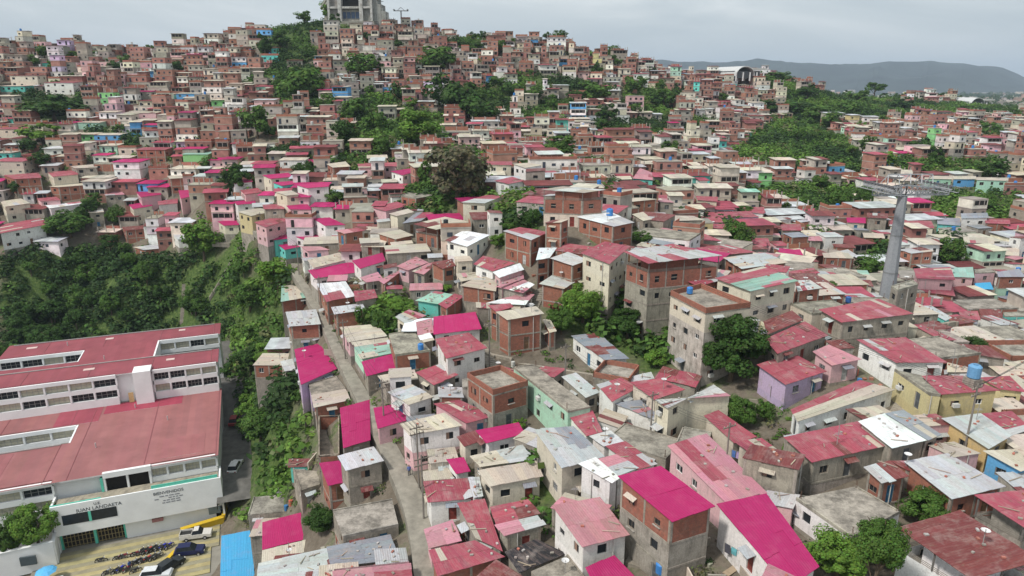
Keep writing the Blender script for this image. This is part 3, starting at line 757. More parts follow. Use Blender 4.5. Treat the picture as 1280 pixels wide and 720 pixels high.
MID = """
TILE 1024 310
820,125 960,120 970,185 840,180|5|P|t
970,135 1090,120 1100,150 975,155|5|P|c
970,220 1070,215 1090,260 985,255|3|P|u
1110,150 1250,130 1290,180 1120,180|6.5|BM|g
155,135 300,140 320,180 170,165|3|K|t
165,200 320,200 340,240 170,215|3|K|r
160,260 270,265 280,295 175,285|3|P|r
20,40 180,10 230,40 200,70|5|B|zb
TILE 1024 190
735,410 880,415 885,460 740,450|3|T|g
885,385 1050,380 1060,410 890,415|5|W|g
1035,420 1190,425 1195,450 1040,445|4|B|r
1192,430 1290,430 1290,465 1195,460|4|B|r
900,530 1090,540 1095,575 905,565|5.5|W|b
1092,600 1250,600 1250,650 1092,640|3|C|b
440,425 700,430 720,475 440,460|3.2|K|r
175,405 290,410 290,445 180,435|3.2|K|r
300,380 430,385 430,415 300,410|5|C|x
270,505 400,510 410,540 280,535|3|B|b
560,470 680,475 680,495 560,490|5|B|b
600,565 700,570 705,595 600,595|5|W|b
320,152 435,147 437,165 322,170|3|T|b
430,112 580,112 585,135 432,135|5|P|b
660,148 833,152 833,170 658,168|4|M|b
836,152 980,152 980,170 838,170|3.5|U|b
982,157 1180,162 1180,180 982,175|5|M|b
240,265 360,265 365,285 243,280|3|K|b
360,280 470,285 470,300 365,300|3|K|w
240,325 330,325 330,345 240,340|3|W|b
1175,180 1275,185 1275,215 1180,210|3|P|c
75,150 180,152 180,168 75,165|3|C|b
180,150 290,150 292,168 182,168|3|P|c
370,-25 460,-25 465,0 375,0|4|P|b
480,-5 560,-5 562,10 482,10|3|M|m
TILE 900 230
560,195 680,195 690,215 565,212|5|W|x
380,255 500,250 515,290 390,290|5|C|r
140,145 270,145 285,180 150,178|3.6|C|r
165,340 300,340 315,385 175,370|3|P|r
370,400 500,415 520,445 370,430|3.6|Y|m
640,430 800,430 835,465 650,460|5|B|b
300,55 400,55 405,75 300,75|4|B|b
500,335 630,325 640,355 510,350|4|C|pb
230,310 370,310 380,335 240,330|3|C|b
790,210 910,212 910,245 795,240|3.5|K|m
270,215 340,215 345,235 275,235|3|I|b
700,260 780,260 790,290 700,285|3|W|b
700,375 830,375 850,400 720,395|4|B|x
540,300 600,300 610,320 545,320|3|C|b
0,85 50,85 55,130 0,135|4|C|r
TILE 700 190
105,405 290,365 465,440 335,465|4.4|B|zw
-110,235 20,215 280,235 150,255|7.6|BK^|zc
345,290 520,285 610,295 450,312|4.4|B|b
455,165 500,100 575,130 580,175|4.2|T|p
385,225 500,225 560,230 520,245|3|T|b
740,515 900,510 1010,555 800,550|3|C|r
580,395 830,400 900,425 680,432|3.4|C|b
690,455 830,455 850,480 700,475|3|C|b
840,400 1000,410 1030,440 900,440|3|P|r
910,450 1030,450 1040,480 910,475|3|C|r
680,280 790,275 800,290 690,295|5|K|b
780,315 880,315 880,330 780,330|4|W|b
850,275 985,280 985,310 860,300|4|K|r
970,320 1060,325 1065,350 975,345|3.6|K|r
1000,213 1090,213 1090,227 1000,227|5|B|x
1100,250 1220,250 1220,275 1100,270|5|C|t
1150,350 1275,345 1275,385 1155,375|3.6|W|r
1180,545 1290,550 1290,590 1190,570|3.4|W|r
530,265 680,270 690,295 560,285|3|C|r
450,390 520,375 575,420 520,430|3.4|C|b
170,175 260,170 262,185 172,190|4|B|c
300,155 440,150 450,170 310,175|3|C|b
930,70 1025,72 1025,85 932,85|6|W|b
1110,110 1220,110 1225,130 1112,130|5|W|b
1220,125 1290,125 1290,145 1222,145|5|G|b
805,105 905,105 905,120 805,120|5|C|b
0,45 260,50 270,70 0,62|3.4|W|r
450,40 560,40 565,60 450,60|4|B|b
0,95 110,95 120,110 10,112|4|B|z
TILE 460 190
585,315 740,270 860,270 730,320|4.5|K|z/r
745,60 880,50 905,85 750,100|4.6|K|r
905,75 1000,68 1090,82 985,100|5|W|b
790,180 900,155 985,180 880,200|4|W|r
845,495 950,470 1130,500 1020,550|4.4|B|rz
485,550 600,490 760,520 620,590|5.4|W|wx
285,450 480,405 640,440 430,485|4.6|BC^|bx
215,445 300,380 420,375 330,430|3.6|C|gr
130,385 250,355 290,375 180,400|4.6|K|b
25,345 180,310 250,335 110,370|4.4|P|r
60,510 200,485 285,520 170,545|3.6|B|b
140,120 290,100 315,120 215,145|4|W|m
45,70 180,65 180,90 60,90|4.4|P|r
205,275 250,255 410,270 300,290|4|B|c
100,190 180,180 225,205 130,215|4|B|r
300,65 390,60 400,80 310,80|3|W|z
1060,55 1130,45 1190,75 1110,85|3.6|U|b
0,540 70,530 90,560 0,570|4|C|b
TILE 220 190
565,525 720,505 745,535 610,550|4|T|m
610,560 740,540 785,590 680,610|4|T|m
740,525 900,510 960,545 830,560|4.4|W|m
780,590 900,590 960,610 820,620|3|P|p
855,415 960,410 1060,455 930,460|5|W|m
735,400 840,400 850,430 740,425|5|P|c
490,440 680,390 725,420 560,470|4.5|P|r
385,375 520,350 610,370 470,400|5|Y|b
260,435 390,415 395,455 300,460|3|K|m
250,335 350,325 365,350 260,352|4.4|P|m
360,310 490,295 500,320 380,330|4.4|W|m
400,240 510,225 545,250 430,265|4|P|r
545,235 610,230 615,250 555,255|4|W|m
620,250 720,240 770,265 690,272|5|K|b
540,145 700,130 740,155 590,167|4.6|K|m
605,190 740,180 750,200 660,210|4|T|m
540,330 660,325 680,355 550,357|3|C|r
690,335 820,325 850,360 710,357|4|P|m
750,205 900,195 960,215 820,225|5|W|m
770,265 820,265 825,285 775,282|3|P|m
870,310 960,310 980,330 890,337|3.6|W|m
940,75 1060,60 1090,90 980,97|5|B|b
1135,75 1280,70 1280,95 1140,97|5|P|r
1080,165 1180,160 1190,185 1110,187|5|P|b
1030,145 1150,135 1160,155 1040,157|5|C|z
1010,340 1090,330 1100,350 1020,357|3|C|m
1120,385 1230,370 1240,395 1150,402|4.4|B|c
1000,490 1130,475 1180,490 1050,512|4.4|B|pr
1145,540 1270,535 1280,565 1150,572|4.6|C|b
1060,560 1140,560 1140,590 1065,592|4|W|x
1220,340 1280,325 1280,370 1230,357|5|P|r
15,240 140,235 160,265 30,292|5|P|m
340,180 470,165 480,185 360,197|4|W|m
225,40 320,30 325,55 240,57|3|P|m
300,35 390,20 395,50 320,57|3|P|m
500,55 570,30 625,45 520,67|4|P|r
100,155 250,150 260,162 110,167|5|BK|z
480,90 640,70 650,90 490,102|3.6|B|x
655,40 810,35 820,50 670,62|4|W|b
830,130 900,115 950,135 850,147|3.6|B|x
340,290 430,280 440,300 345,302|3|W|z
60,5 210,0 225,15 62,20|3|G|t
TILE 0 190
0,455 270,410 285,455 0,510|5|W|r
0,310 130,290 190,320 30,342|4.6|K|b
180,315 260,315 265,345 190,345|4|G|x
295,125 470,115 490,140 330,155|4.6|K|r
20,145 240,130 260,160 90,170|5|B|r
0,45 170,40 185,60 0,66|5|K|r
305,215 540,190 565,205 360,220|4.4|B|b
565,195 680,185 690,200 570,212|4.4|W|b
440,90 600,75 610,95 470,102|4|C|b
610,50 760,50 770,82 620,92|4|B|c
770,70 870,65 880,85 780,92|4.5|W|m
540,135 690,130 690,145 560,147|4|B|b
720,165 850,155 870,170 740,177|4|B|r
900,180 990,175 1000,190 910,197|3.5|U|m
965,205 1040,200 1050,220 980,222|3|W|m
850,250 980,235 1010,265 880,282|4|P|m
805,330 930,310 955,335 830,357|4.4|K|m
780,370 860,360 880,380 790,392|4|C|x
985,310 1110,290 1110,320 990,332|4.4|W|r
520,360 640,350 650,375 560,382|4|C|b
285,335 500,310 540,320 310,352|4|W|w
230,290 350,280 380,300 250,307|4|P|r
640,250 760,245 780,265 660,272|3|C|p
1045,150 1160,140 1190,160 1060,167|5|B|b
1115,80 1220,75 1230,95 1120,97|3.6|W|b
600,10 690,5 690,20 610,24|3|W|m
690,10 820,5 830,20 700,24|4|K|b
835,595 960,580 1085,595 900,612|3.6|B|z
1075,510 1180,500 1200,540 1110,547|3|W|z
760,470 890,460 910,480 780,492|4|B|x
255,545 370,540 380,555 270,557|3|T|z
640,490 730,485 730,500 650,507|3|B|b
1100,430 1190,415 1220,440 1110,447|3|C|z
TILE 0 60
30,222 160,225 190,255 40,250|3|T|b
90,168 250,165 265,180 95,182|5|K|x
300,205 480,212 485,228 305,222|6|W|r
570,75 715,80 720,100 572,95|5|P|c
360,45 500,50 505,62 362,62|6|P|x
480,520 605,530 610,545 485,545|3|G|b
608,530 772,535 775,548 610,548|3|U|b
505,455 640,455 645,475 510,472|3|M|b
390,440 480,440 490,475 395,475|3.5|W|m
0,420 95,415 105,445 0,445|3.6|T|r
0,490 190,495 195,515 0,515|4|K|r
795,265 965,258 970,280 800,285|4|C|m
640,400 740,402 745,420 642,420|5|W|b
795,395 1000,395 1000,412 798,412|4|P|b
1000,405 1190,410 1190,428 1002,425|5|I|b
1195,395 1290,395 1290,415 1198,412|4|L|b
915,462 1020,462 1022,480 918,478|3.5|U|m
770,470 850,470 852,485 770,485|3.5|U|b
1115,275 1265,278 1265,292 1118,292|3|U|b
985,268 1080,270 1082,282 988,282|4|M|b
610,278 725,280 728,295 612,292|5|G|c
1150,615 1290,612 1290,640 1155,640|4|C|m
875,625 1050,620 1060,640 880,640|4|B|r
0,628 95,630 98,645 0,645|4|T|b
0,690 170,685 185,705 0,710|4|K|r
"""
TREES = """
917,432,86,98,0|785,403,52,42,0|729,378,56,56,2|702,400,36,40,1|925,513,44,48,1|957,512,26,36,1|1157,632,56,60,1|1104,676,60,84,1|1050,692,78,74,2|402,647,40,42,0
571,214,80,88,3|563,112,60,58,0|545,70,48,40,1|925,291,44,44,1|697,182,52,34,1|765,64,24,16,1|700,43,20,13,1|684,44,11,12,0|598,133,50,46,0
378,100,56,52,1|408,128,26,26,1|455,78,46,36,1|500,112,26,32,0|524,160,60,52,2|440,132,36,30,1|85,278,58,38,1|145,268,24,30,1|252,298,48,60,2|65,132,72,40,0
50,164,46,30,2|1150,180,28,26,0|1170,194,26,30,0|1240,209,42,28,0|1190,312,34,44,1|745,113,44,34,1|790,105,26,30,1|831,120,30,28,1|973,95,34,16,1|1010,112,28,22,0
1095,108,24,16,1|1075,120,30,22,1|420,246,26,22,1|382,210,30,26,0|820,447,30,26,2|100,68,30,12,1|55,62,24,12,1|125,66,36,10,1|336,440,40,46,2|505,168,28,30,1
478,180,34,30,1|430,165,34,40,0|640,110,30,24,0|668,116,36,20,1|620,100,24,16,1|720,118,26,18,0|760,140,30,26,0|350,48,28,24,0|330,55,24,30,0|408,12,22,26,2
380,20,22,18,1|320,148,40,50,1|470,150,28,30,1|1040,150,36,24,1|1000,132,44,22,0|960,130,34,20,0|1020,140,36,24,1|1130,128,26,18,0|1100,150,28,20,1|1060,135,34,22,1
1180,120,26,16,0|1210,135,22,14,1|1240,160,30,22,1|1200,160,30,20,0|1270,140,20,16,1|560,360,14,12,2|655,205,20,14,1|295,222,34,44,0|262,205,24,22,1|530,215,20,40,1
500,255,20,16,1|475,400,20,40,1|500,382,40,24,2|452,395,18,30,1|622,300,22,22,2|665,270,26,28,0|640,280,24,22,1|650,250,22,18,1|690,240,16,16,1|1035,360,32,22,1
700,400,30,22,0|770,300,18,14,1|801,296,28,18,1|1085,330,44,30,1|1105,305,20,16,1|930,264,26,20,1|1230,400,22,16,1|1215,432,34,32,0|1236,425,18,22,1|705,132,24,20,1
565,384,16,16,2|1268,515,18,18,1|1248,508,22,14,1|650,528,18,16,2|985,560,14,8,2
"""
GREEN = [
 [(0,312),(120,312),(215,318),(300,300),(345,330),(378,365),(372,400),(350,420),(352,470),(385,500),(388,560),(352,640),(320,665),(300,640),(305,560),(292,480),(272,425),(180,430),(20,450),(0,470)],
 [(900,200),(960,150),(1000,148),(1060,175),(1090,205),(1085,225),(940,212)],
 [(930,240),(1080,235),(1075,290),(1010,268),(940,262)],
 [(1170,238),(1280,240),(1280,290),(1170,275)],
 [(1085,312),(1120,312),(1112,340),(1070,330)],
 [(740,152),(840,150),(838,178),(745,180)],
 [(690,370),(830,360),(850,455),(800,460),(690,415)],
 [(545,190),(610,190),(620,260),(560,262),(540,250)],
 [(620,255),(680,235),(680,295),(620,305)],
 [(545,120),(640,110),(640,150),(560,150)],
 [(640,92),(740,98),(740,120),(640,118)],
 [(340,85),(400,80),(410,140),(345,140)],
 [(440,150),(545,150),(545,190),(430,190)],
 [(980,120),(1130,110),(1130,150),(980,160)],
 [(1110,130),(1280,130),(1280,150),(1110,150)],
 [(1120,200),(1260,205),(1260,222),(1110,222)],
 [(825,110),(860,110),(855,130),(780,135),(780,115)],
 [(330,35),(440,25),(440,45),(340,60)],
 [(20,115),(110,115),(110,150),(20,150)],
 [(285,200),(305,200),(310,250),(275,250)],
 [(700,205),(770,205),(770,215),(700,215)],
 [(745,230),(775,230),(775,245),(745,245)],
 [(500,235),(560,235),(555,275),(505,275)],
 [(1180,300),(1215,300),(1215,335),(1170,330)],
 [(410,200),(470,195),(470,225),(410,225)],
 [(860,150),(900,150),(900,170),(850,175)],
 [(1010,270),(1040,275),(1030,310),(1005,305)],
 [(655,585),(685,580),(700,650),(660,660)],
 [(440,385),(500,375),(530,410),(500,425),(450,415)],
]
# ---------------------------------------------------------------- world, light, camera
def setup():
    w = bpy.data.worlds.new('World'); sc.world = w; w.use_nodes = True; nt = w.node_tree; nt.nodes.clear()
    el, az = math.radians(52), math.radians(-125)      # sun behind and to the left of the camera
    sky = N(nt, 'ShaderNodeTexSky'); sky.sky_type = 'NISHITA'; sky.sun_disc = False; sky.sun_elevation = el; sky.sun_rotation = az
    sky.air_density = 1.5; sky.dust_density = 4
    tc = nt.nodes.new('ShaderNodeTexCoord'); mp = N(nt, 'ShaderNodeMapping'); mp.inputs['Scale'].default_value = (1, 1, 4.5)
    nt.links.new(tc.outputs['Generated'], mp.inputs[0])
    n1 = N(nt, 'ShaderNodeTexNoise', Scale=2.6, Detail=7, Roughness=.55, Distortion=.5); nt.links.new(mp.outputs[0], n1.inputs['Vector'])
    cl = ramp(nt, n1.outputs['Fac'], [(.36, (.47, .53, .57)), (.5, (.58, .63, .655)), (.64, (.76, .79, .80))])
    sep = nt.nodes.new('ShaderNodeSeparateXYZ'); nt.links.new(tc.outputs['Generated'], sep.inputs[0])
    hz = ramp(nt, sep.outputs['Z'], [(.0, (.40, .47, .52)), (.10, (.47, .53, .565)), (.3, (1, 1, 1))])
    up = nt.nodes.new('ShaderNodeMapRange'); up.inputs[1].default_value = .0; up.inputs[2].default_value = .13; nt.links.new(sep.outputs['Z'], up.inputs[0])
    c = mix(nt, up.outputs[0], (.40, .465, .51), cl)
    bg1 = N(nt, 'ShaderNodeBackground'); bg1.inputs[1].default_value = .08; nt.links.new(sky.outputs[0], bg1.inputs[0])
    bg2 = N(nt, 'ShaderNodeBackground'); bg2.inputs[1].default_value = 1.08; nt.links.new(c, bg2.inputs[0])
    ms = N(nt, 'ShaderNodeMixShader'); ms.inputs[0].default_value = .88
    nt.links.new(bg1.outputs[0], ms.inputs[1]); nt.links.new(bg2.outputs[0], ms.inputs[2])
    out = N(nt, 'ShaderNodeOutputWorld'); nt.links.new(ms.outputs[0], out.inputs[0])
    l = bpy.data.lights.new('sun', 'SUN'); l.energy = 2.9; l.angle = math.radians(7); l.color = (1, .95, .88)
    lo = bpy.data.objects.new('sun', l); COL.objects.link(lo)
    # direction towards the sun
    sd = Vector((math.sin(az)*math.cos(el), math.cos(az)*math.cos(el), math.sin(el)))
    lo.rotation_euler = sd.to_track_quat('Z', 'Y').to_euler(); lo.location = (-60, -40, 300)
    cam = bpy.data.cameras.new('camera'); cam.sensor_width = 36; cam.lens = 36*F/1280; cam.clip_end = 20000; cam.clip_start = .5
    co = bpy.data.objects.new('camera', cam); COL.objects.link(co); co.location = CAM; co.rotation_euler = (math.pi/2-PITCH, 0, 0); sc.camera = co
    sc.view_settings.view_transform = 'Standard'; sc.view_settings.look = 'None'; sc.view_settings.exposure = .30; sc.view_settings.gamma = 1
    sc.cycles.max_bounces = 5; sc.cycles.diffuse_bounces = 2; sc.cycles.glossy_bounces = 2; sc.cycles.transmission_bounces = 2; sc.cycles.volume_bounces = 0
    sc.cycles.use_denoising = True

# ---------------------------------------------------------------- green areas (masks in the ground plan)
GP = GREEN
def veg_mask(x, y):
    x = np.asarray(x, float); y = np.asarray(y, float); z = T(x, y)
    px, py, Z = projn(x, y, z); m = np.zeros(x.shape, bool)
    for i, poly in enumerate(GP):
        k = inpoly(px, py, poly) & (Z > 30)
        if i == 0: k &= (Z < 235) & (y > 70)
        m |= k
    return m
def wild(x, y):
    x = np.asarray(x, float); y = np.asarray(y, float)
    n = np.sin(x*.052+1.3*np.sin(y*.021+1))*np.sin(y*.043+1.7*np.sin(x*.017))+.45*np.sin(x*.13+y*.06)*np.sin(y*.11-x*.04)
    px, py, Z = projn(x, y, T(x, y))
    return (n > np.where(px > 430, .60, .80)) & (y > 170) & (y < 640) & ~((px > 200) & (px < 620) & (py > 200) & (py < 340))
def ground():
    xs = np.concatenate([[-9000, -6000, -3500, -2000, -1200, -850, -680, -580], gx, [780, 900, 1100, 1500, 2300, 3500, 6000, 9000]])
    ys = np.concatenate([[-1500, -600, -250, -110], gy, [1030, 1100, 1200, 1400, 1700, 2200, 3000, 4000, 5500, 7500, 9500]])
    X, Y = np.meshgrid(xs, ys); Zz = T(X, Y)
    ny, nx = X.shape
    v = np.stack([X.ravel(), Y.ravel(), Zz.ravel()], 1)
    i = np.arange(ny-1)[:, None]*nx+np.arange(nx-1)[None]
    f = np.stack([i, i+1, i+nx+1, i+nx], -1).reshape(-1, 4)
    me = bpy.data.meshes.new('ground'); me.vertices.add(len(v)); me.vertices.foreach_set('co', v.astype(np.float32).ravel())
    me.loops.add(f.size); me.loops.foreach_set('vertex_index', f.ravel().astype(np.int32))
    me.polygons.add(len(f)); me.polygons.foreach_set('loop_start', np.arange(0, f.size, 4, dtype=np.int32))
    me.update(calc_edges=True); me.polygons.foreach_set('use_smooth', [True]*len(f))
    g = (veg_mask(X, Y) | wild(X, Y)).astype(np.float32)
    a = me.attributes.new('green', 'FLOAT', 'POINT'); a.data.foreach_set('value', g.ravel())
    m, nt, b = mat('earth_and_grass'); uv, P_ = coords(nt)
    at = nt.nodes.new('ShaderNodeAttribute'); at.attribute_name = 'green'
    f1 = noise(nt, P_, .12, 8, .7); f2 = noise(nt, P_, 1.5, 6, .7)
    dirt = ramp(nt, f1, [(.3, (.09, .075, .055)), (.5, (.16, .135, .105)), (.68, (.24, .21, .17))])
    grass = ramp(nt, f2, [(.3, (.035, .065, .018)), (.55, (.075, .12, .03)), (.75, (.15, .15, .07))])
    ad = N(nt, 'ShaderNodeMath', operation='ADD'); nt.links.new(at.outputs['Fac'], ad.inputs[0])
    mr = nt.nodes.new('ShaderNodeMapRange'); mr.inputs[1].default_value = .54; mr.inputs[2].default_value = .66; nt.links.new(f1, mr.inputs[0])
    nt.links.new(mr.outputs[0], ad.inputs[1]); ad.use_clamp = True
    c = mix(nt, ad.outputs[0], dirt, grass); c = mix(nt, 1.0, c, ramp(nt, f2, [(.3, (.75,)*3), (.7, (1.15,)*3)]), 'MULTIPLY')
    nt.links.new(c, b.inputs['Base Color']); b.inputs['Roughness'].default_value = .95; bump(nt, b, f2, .25)
    me.materials.append(m)
    o = bpy.data.objects.new('ground', me); COL.objects.link(o); tag(o, kind='structure')

def mountains():
    m = m_plain('forested_mountain', (.03, .043, .038), .95, var=.6, scale=.004)
    rr = random.Random(3)
    # skyline traced from the photograph, given its own distance of about five kilometres
    prof = [(-900, 108), (-500, 100), (0, 96), (500, 92), (700, 85), (800, 77), (812, 74), (840, 76), (870, 78), (900, 78), (930, 76), (945, 72), (960, 75), (1000, 79), (1040, 80), (1080, 79), (1120, 77), (1150, 78), (1165, 76),
            (1200, 79), (1215, 81), (1240, 83), (1262, 88), (1285, 98), (1330, 100), (1500, 96), (1800, 90), (2300, 100)]
    def top(px):
        for (a, b_), (c, d) in zip(prof, prof[1:]):
            if a <= px <= c: return b_+(d-b_)*(px-a)/(c-a)
        return 100
    b = MB(); rows = []
    n = 520; ks = [0, .25, .5, .75, 1, 1.25, 1.5]
    for i in range(n+1):
        px = -900+3200*i/n; ridge = at_Z(px, top(px)+rr.uniform(-.5, .5), 5200)
        rz = ridge.z+3*math.sin(i*.31)+3*math.sin(i*.83+1); base = 15
        row = []
        for k in ks:
            yy = ridge.y-1500*(1-k); xx = ridge.x*(yy/ridge.y)
            s = min(k, 2-k)
            w = .5-.5*math.cos(math.pi*min(1, s))
            zz = base+(rz-base)*w*(1-abs(.30*math.sin(i*.10+k*3)+.2*math.sin(i*.27-k*4))*(1 if 0 < k < 1 else 0))+rr.uniform(-3, 3)*(1 if 0 < k < 1 else .1)
            row.append((xx, yy, zz))
        rows.append(row)
    for i in range(n):
        for j in range(len(ks)-1):
            b.face([rows[i][j], rows[i+1][j], rows[i+1][j+1], rows[i][j+1]])
    tag(b.build('mountains', m, smooth=True), kind='structure')

def haze():
    b = MB(); b.box((0, 3800, 125), (20000, 11000, 450))
    m = bpy.data.materials.new('haze_air'); m.use_nodes = True; nt = m.node_tree; nt.nodes.clear()
    v = N(nt, 'ShaderNodeVolumePrincipled'); v.inputs['Color'].default_value = (.66, .80, .98, 1); v.inputs['Density'].default_value = HAZE; v.inputs['Anisotropy'].default_value = .0
    o = N(nt, 'ShaderNodeOutputMaterial'); nt.links.new(v.outputs[0], o.inputs['Volume'])
    ob = b.build('haze', m); tag(ob, kind='stuff')

# ---------------------------------------------------------------- vegetation
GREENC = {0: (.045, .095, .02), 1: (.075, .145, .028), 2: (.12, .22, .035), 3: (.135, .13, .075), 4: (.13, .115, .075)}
def leaf_mesh(name, pos, nor, size, base, rng, mats=None, jit=.3):
    n = len(pos)
    a = np.cross(nor, np.array([0, 0, 1.0])+rng.normal(0, .3, (n, 3))); a /= np.linalg.norm(a, axis=1)[:, None]+1e-9
    b = np.cross(nor, a); s = size[:, None]
    el = rng.uniform(.55, .9, (n, 1))
    v = np.stack([pos-a*s, pos-b*s*el, pos+a*s, pos+b*s*el], 1).reshape(-1, 3)
    me = bpy.data.meshes.new(name); me.vertices.add(4*n); me.vertices.foreach_set('co', v.astype(np.float32).ravel())
    me.loops.add(4*n); me.loops.foreach_set('vertex_index', np.arange(4*n, dtype=np.int32)); me.polygons.add(n)
    me.polygons.foreach_set('loop_start', np.arange(0, 4*n, 4, dtype=np.int32)); me.update(calc_edges=True)
    c = np.ones((n, 4), np.float32); k = rng.uniform(1-jit, 1+jit, (n, 1)); c[:, :3] = np.array(base)*k*(1+rng.normal(0, .08, (n, 3)))
    at = me.attributes.new('col', 'FLOAT_COLOR', 'FACE'); at.data.foreach_set('color', np.clip(c, .004, 1).ravel())
    me.materials.append(LEAF); return me
def crown_points(nl, ncl, rng, squash=.85, clump=.26):
    """unit crown centred at 0 with radius about 1; leaves gathered in clumps spread through the volume"""
    d = rng.normal(0, 1, (ncl, 3)); d /= np.linalg.norm(d, axis=1)[:, None]
    rad = rng.uniform(.2, 1.25, (ncl, 1))**.5*.78
    c = d*rad; c[:, 2] *= squash; c[:, 2] = np.where(c[:, 2] < -.45, c[:, 2]*.5, c[:, 2])
    cr = rng.uniform(.45, 1.45, ncl)*clump
    idx = rng.integers(0, ncl, nl)
    e = rng.normal(0, 1, (nl, 3)); e /= np.linalg.norm(e, axis=1)[:, None]
    rr = rng.uniform(.35, 1.0, (nl, 1))**.5
    p = c[idx]+e*rr*cr[idx][:, None]*np.array([1, 1, .75])
    nor = e*.8+d[idx]*.3+np.array([0, 0, .55])+rng.normal(0, .35, (nl, 3)); nor /= np.linalg.norm(nor, axis=1)[:, None]
    return p, nor
TPL = {}
def tree_template(kind, lod, var):
    k = (kind, lod, var)
    if k in TPL: return TPL[k]
    rng = np.random.default_rng(100+kind*31+lod*7+var)
    nl, ncl, ls, cl = {0: (15000, 60, .042, .24), 1: (4200, 32, .066, .28), 2: (1300, 18, .105, .33)}[lod]
    if kind == 4: nl = int(nl*.12)
    p, nn = crown_points(nl, ncl, rng, .85, cl)
    me = leaf_mesh('crown', p, nn, rng.uniform(.6, 1.25, nl)*ls, GREENC[kind], rng)
    b = MB(); rr = random.Random(kind*10+var)      # trunk: unit, crown centre at z=0, foot at z=-1.3
    b.bar((0, 0, -1.5), (.03, .02, -.75), .15, n=7, w2=.10); b.bar((.03, .02, -.78), (.0, .05, -.1), .10, n=6, w2=.05)
    for q in range(6):
        a = q*1.05+rr.random(); z = -.85+.12*q
        m1 = (math.cos(a)*.28, math.sin(a)*.28, z+.35); b.bar((.02, .02, z), m1, .06, n=5, w2=.035)
        for s in (-.4, .45): b.bar(m1, (math.cos(a+s)*.62, math.sin(a+s)*.62, z+.6+.1*s), .035, n=4, w2=.012)
    t = b.build('trunk', BARK); td = t.data; bpy.data.objects.remove(t)
    TPL[k] = (me, td); return TPL[k]
TREES_OUT = []
def tree_px(px, py, w, h, kind):
    off = .50*h/F
    p = hit(px, py, 0, offk=off*1.0)
    d = ray(px, py); zz = CZ+d.z*ZS; clr = zz-T(d.x*ZS, d.y*ZS)-off*ZS
    if not (clr < 0).any():
        k = (ZS > 250) & (ZS < 700); i = int(np.argmin(np.where(k, clr, 1e9))); p = CAM+d*float(ZS[i])
    Z = proj(p)[2]; rx = w*Z/F/2*1.06; rz = h*Z/F/2*1.02
    g = Tf(p.x, p.y); cz = max(p.z, g+rz*.55)
    lod = 0 if Z < 130 and w > 30 else 1 if Z < 240 and w > 18 else 2
    add_tree(Vector((p.x, p.y, cz)), rx, rz, kind, lod, g)
def add_tree(p, rx, rz, kind, lod, g, name='tree'):
    me, td = tree_template(kind, lod, R.randrange(3))
    e = empty(name, (p.x, p.y, g-.2)); a = R.uniform(0, 6.28)
    cr = bpy.data.objects.new('crown', me); tr = bpy.data.objects.new('trunk', td)
    for o in (cr, tr): COL.objects.link(o); o.parent = e; o.rotation_euler = (0, 0, a)
    H = p.z-(g-.2)
    cr.location = (0, 0, H); cr.scale = (rx, rx, rz)
    tr.location = (0, 0, H); tr.scale = (rx, rx, max(H/1.5, .2))
    q = proj(p); TREES_OUT.append(dict(root=e, px=q[0], py=q[1], w=2*rx*F/q[2], kind=kind, Z=q[2])); e['category'] = 'tree'
    return e
def palm(px, py, hpx):
    p = hit(px, py, 7); g = Tf(p.x, p.y); Z = proj(p)[2]
    e = empty('palm_tree', (p.x, p.y, g-.2), 'palm tree with arching fronds among the shrubs above the school alley', 'palm tree')
    b = MB(); top = Vector((p.x, p.y, g+6.5)); b.bar((p.x, p.y, g-.2), top, .4, w2=.26, n=8); b.build('trunk', BARK, e)
    f = MB(); rr = random.Random(5)
    for i in range(18):
        a = i*.7+rr.random()*.3; L = rr.uniform(2.6, 3.6); el = rr.uniform(-.1, 1.0); pr = None
        for s in range(9):
            t = s/8; r_ = L*t; z = L*(math.sin(el)*t*1.1-.75*t*t)
            q = top+Vector((math.cos(a)*r_*math.cos(el*.5), math.sin(a)*r_*math.cos(el*.5), z))
            if pr is not None:
                side = Vector((-math.sin(a), math.cos(a), 0))
                for sg in (-1, 1):
                    w = .75*math.sin(math.pi*min(1, t*.9+.1)); tip = side*sg*w+Vector((math.cos(a)*.25, math.sin(a)*.25, -.28*w))
                    for k in (0, .5):
                        o = pr+(q-pr)*k; d = (q-pr)*.34
                        f.face([o, o+d, o+d+tip, o+tip*.95], jc((.12, .2, .04), .25, rr))
            pr = q
    f.build('fronds', LEAF, e)
def clump_mesh(name, x, y, rng, pal, pick, nl, rlo, rhi, lo, hi, tall=(.5, 1.1)):
    n = len(x); g = T(x, y); r = rng.uniform(rlo, rhi, n); hk = rng.uniform(*tall, n); tot = n*nl
    c = np.stack([x, y, g+r*.3], 1); e = rng.normal(0, 1, (n, nl, 3)); e /= np.linalg.norm(e, axis=2)[..., None]; e[..., 2] = np.abs(e[..., 2])-.1
    rad = rng.uniform(.55, 1, (n, nl, 1)); p = c[:, None]+e*rad*r[:, None, None]*np.stack([np.ones(n), np.ones(n), hk], 1)[:, None]
    nor = e+rng.normal(0, .35, (n, nl, 3))+np.array([0, 0, .4]); nor /= np.linalg.norm(nor, axis=2)[..., None]
    size = (rng.uniform(lo, hi, (n, nl))*(.6+.25*r[:, None])).ravel()
    me = leaf_mesh(name, p.reshape(-1, 3), nor.reshape(-1, 3), size, (1, 1, 1), rng)
    cc = np.array(pal)[pick][:, None]*rng.uniform(.65, 1.35, (n, nl, 1))*(1+rng.normal(0, .06, (n, nl, 3)))
    c4 = np.ones((tot, 4), np.float32); c4[:, :3] = np.clip(cc.reshape(-1, 3), .005, 1)
    me.attributes['col'].data.foreach_set('color', c4.ravel())
    o = bpy.data.objects.new(name, me); COL.objects.link(o); return o
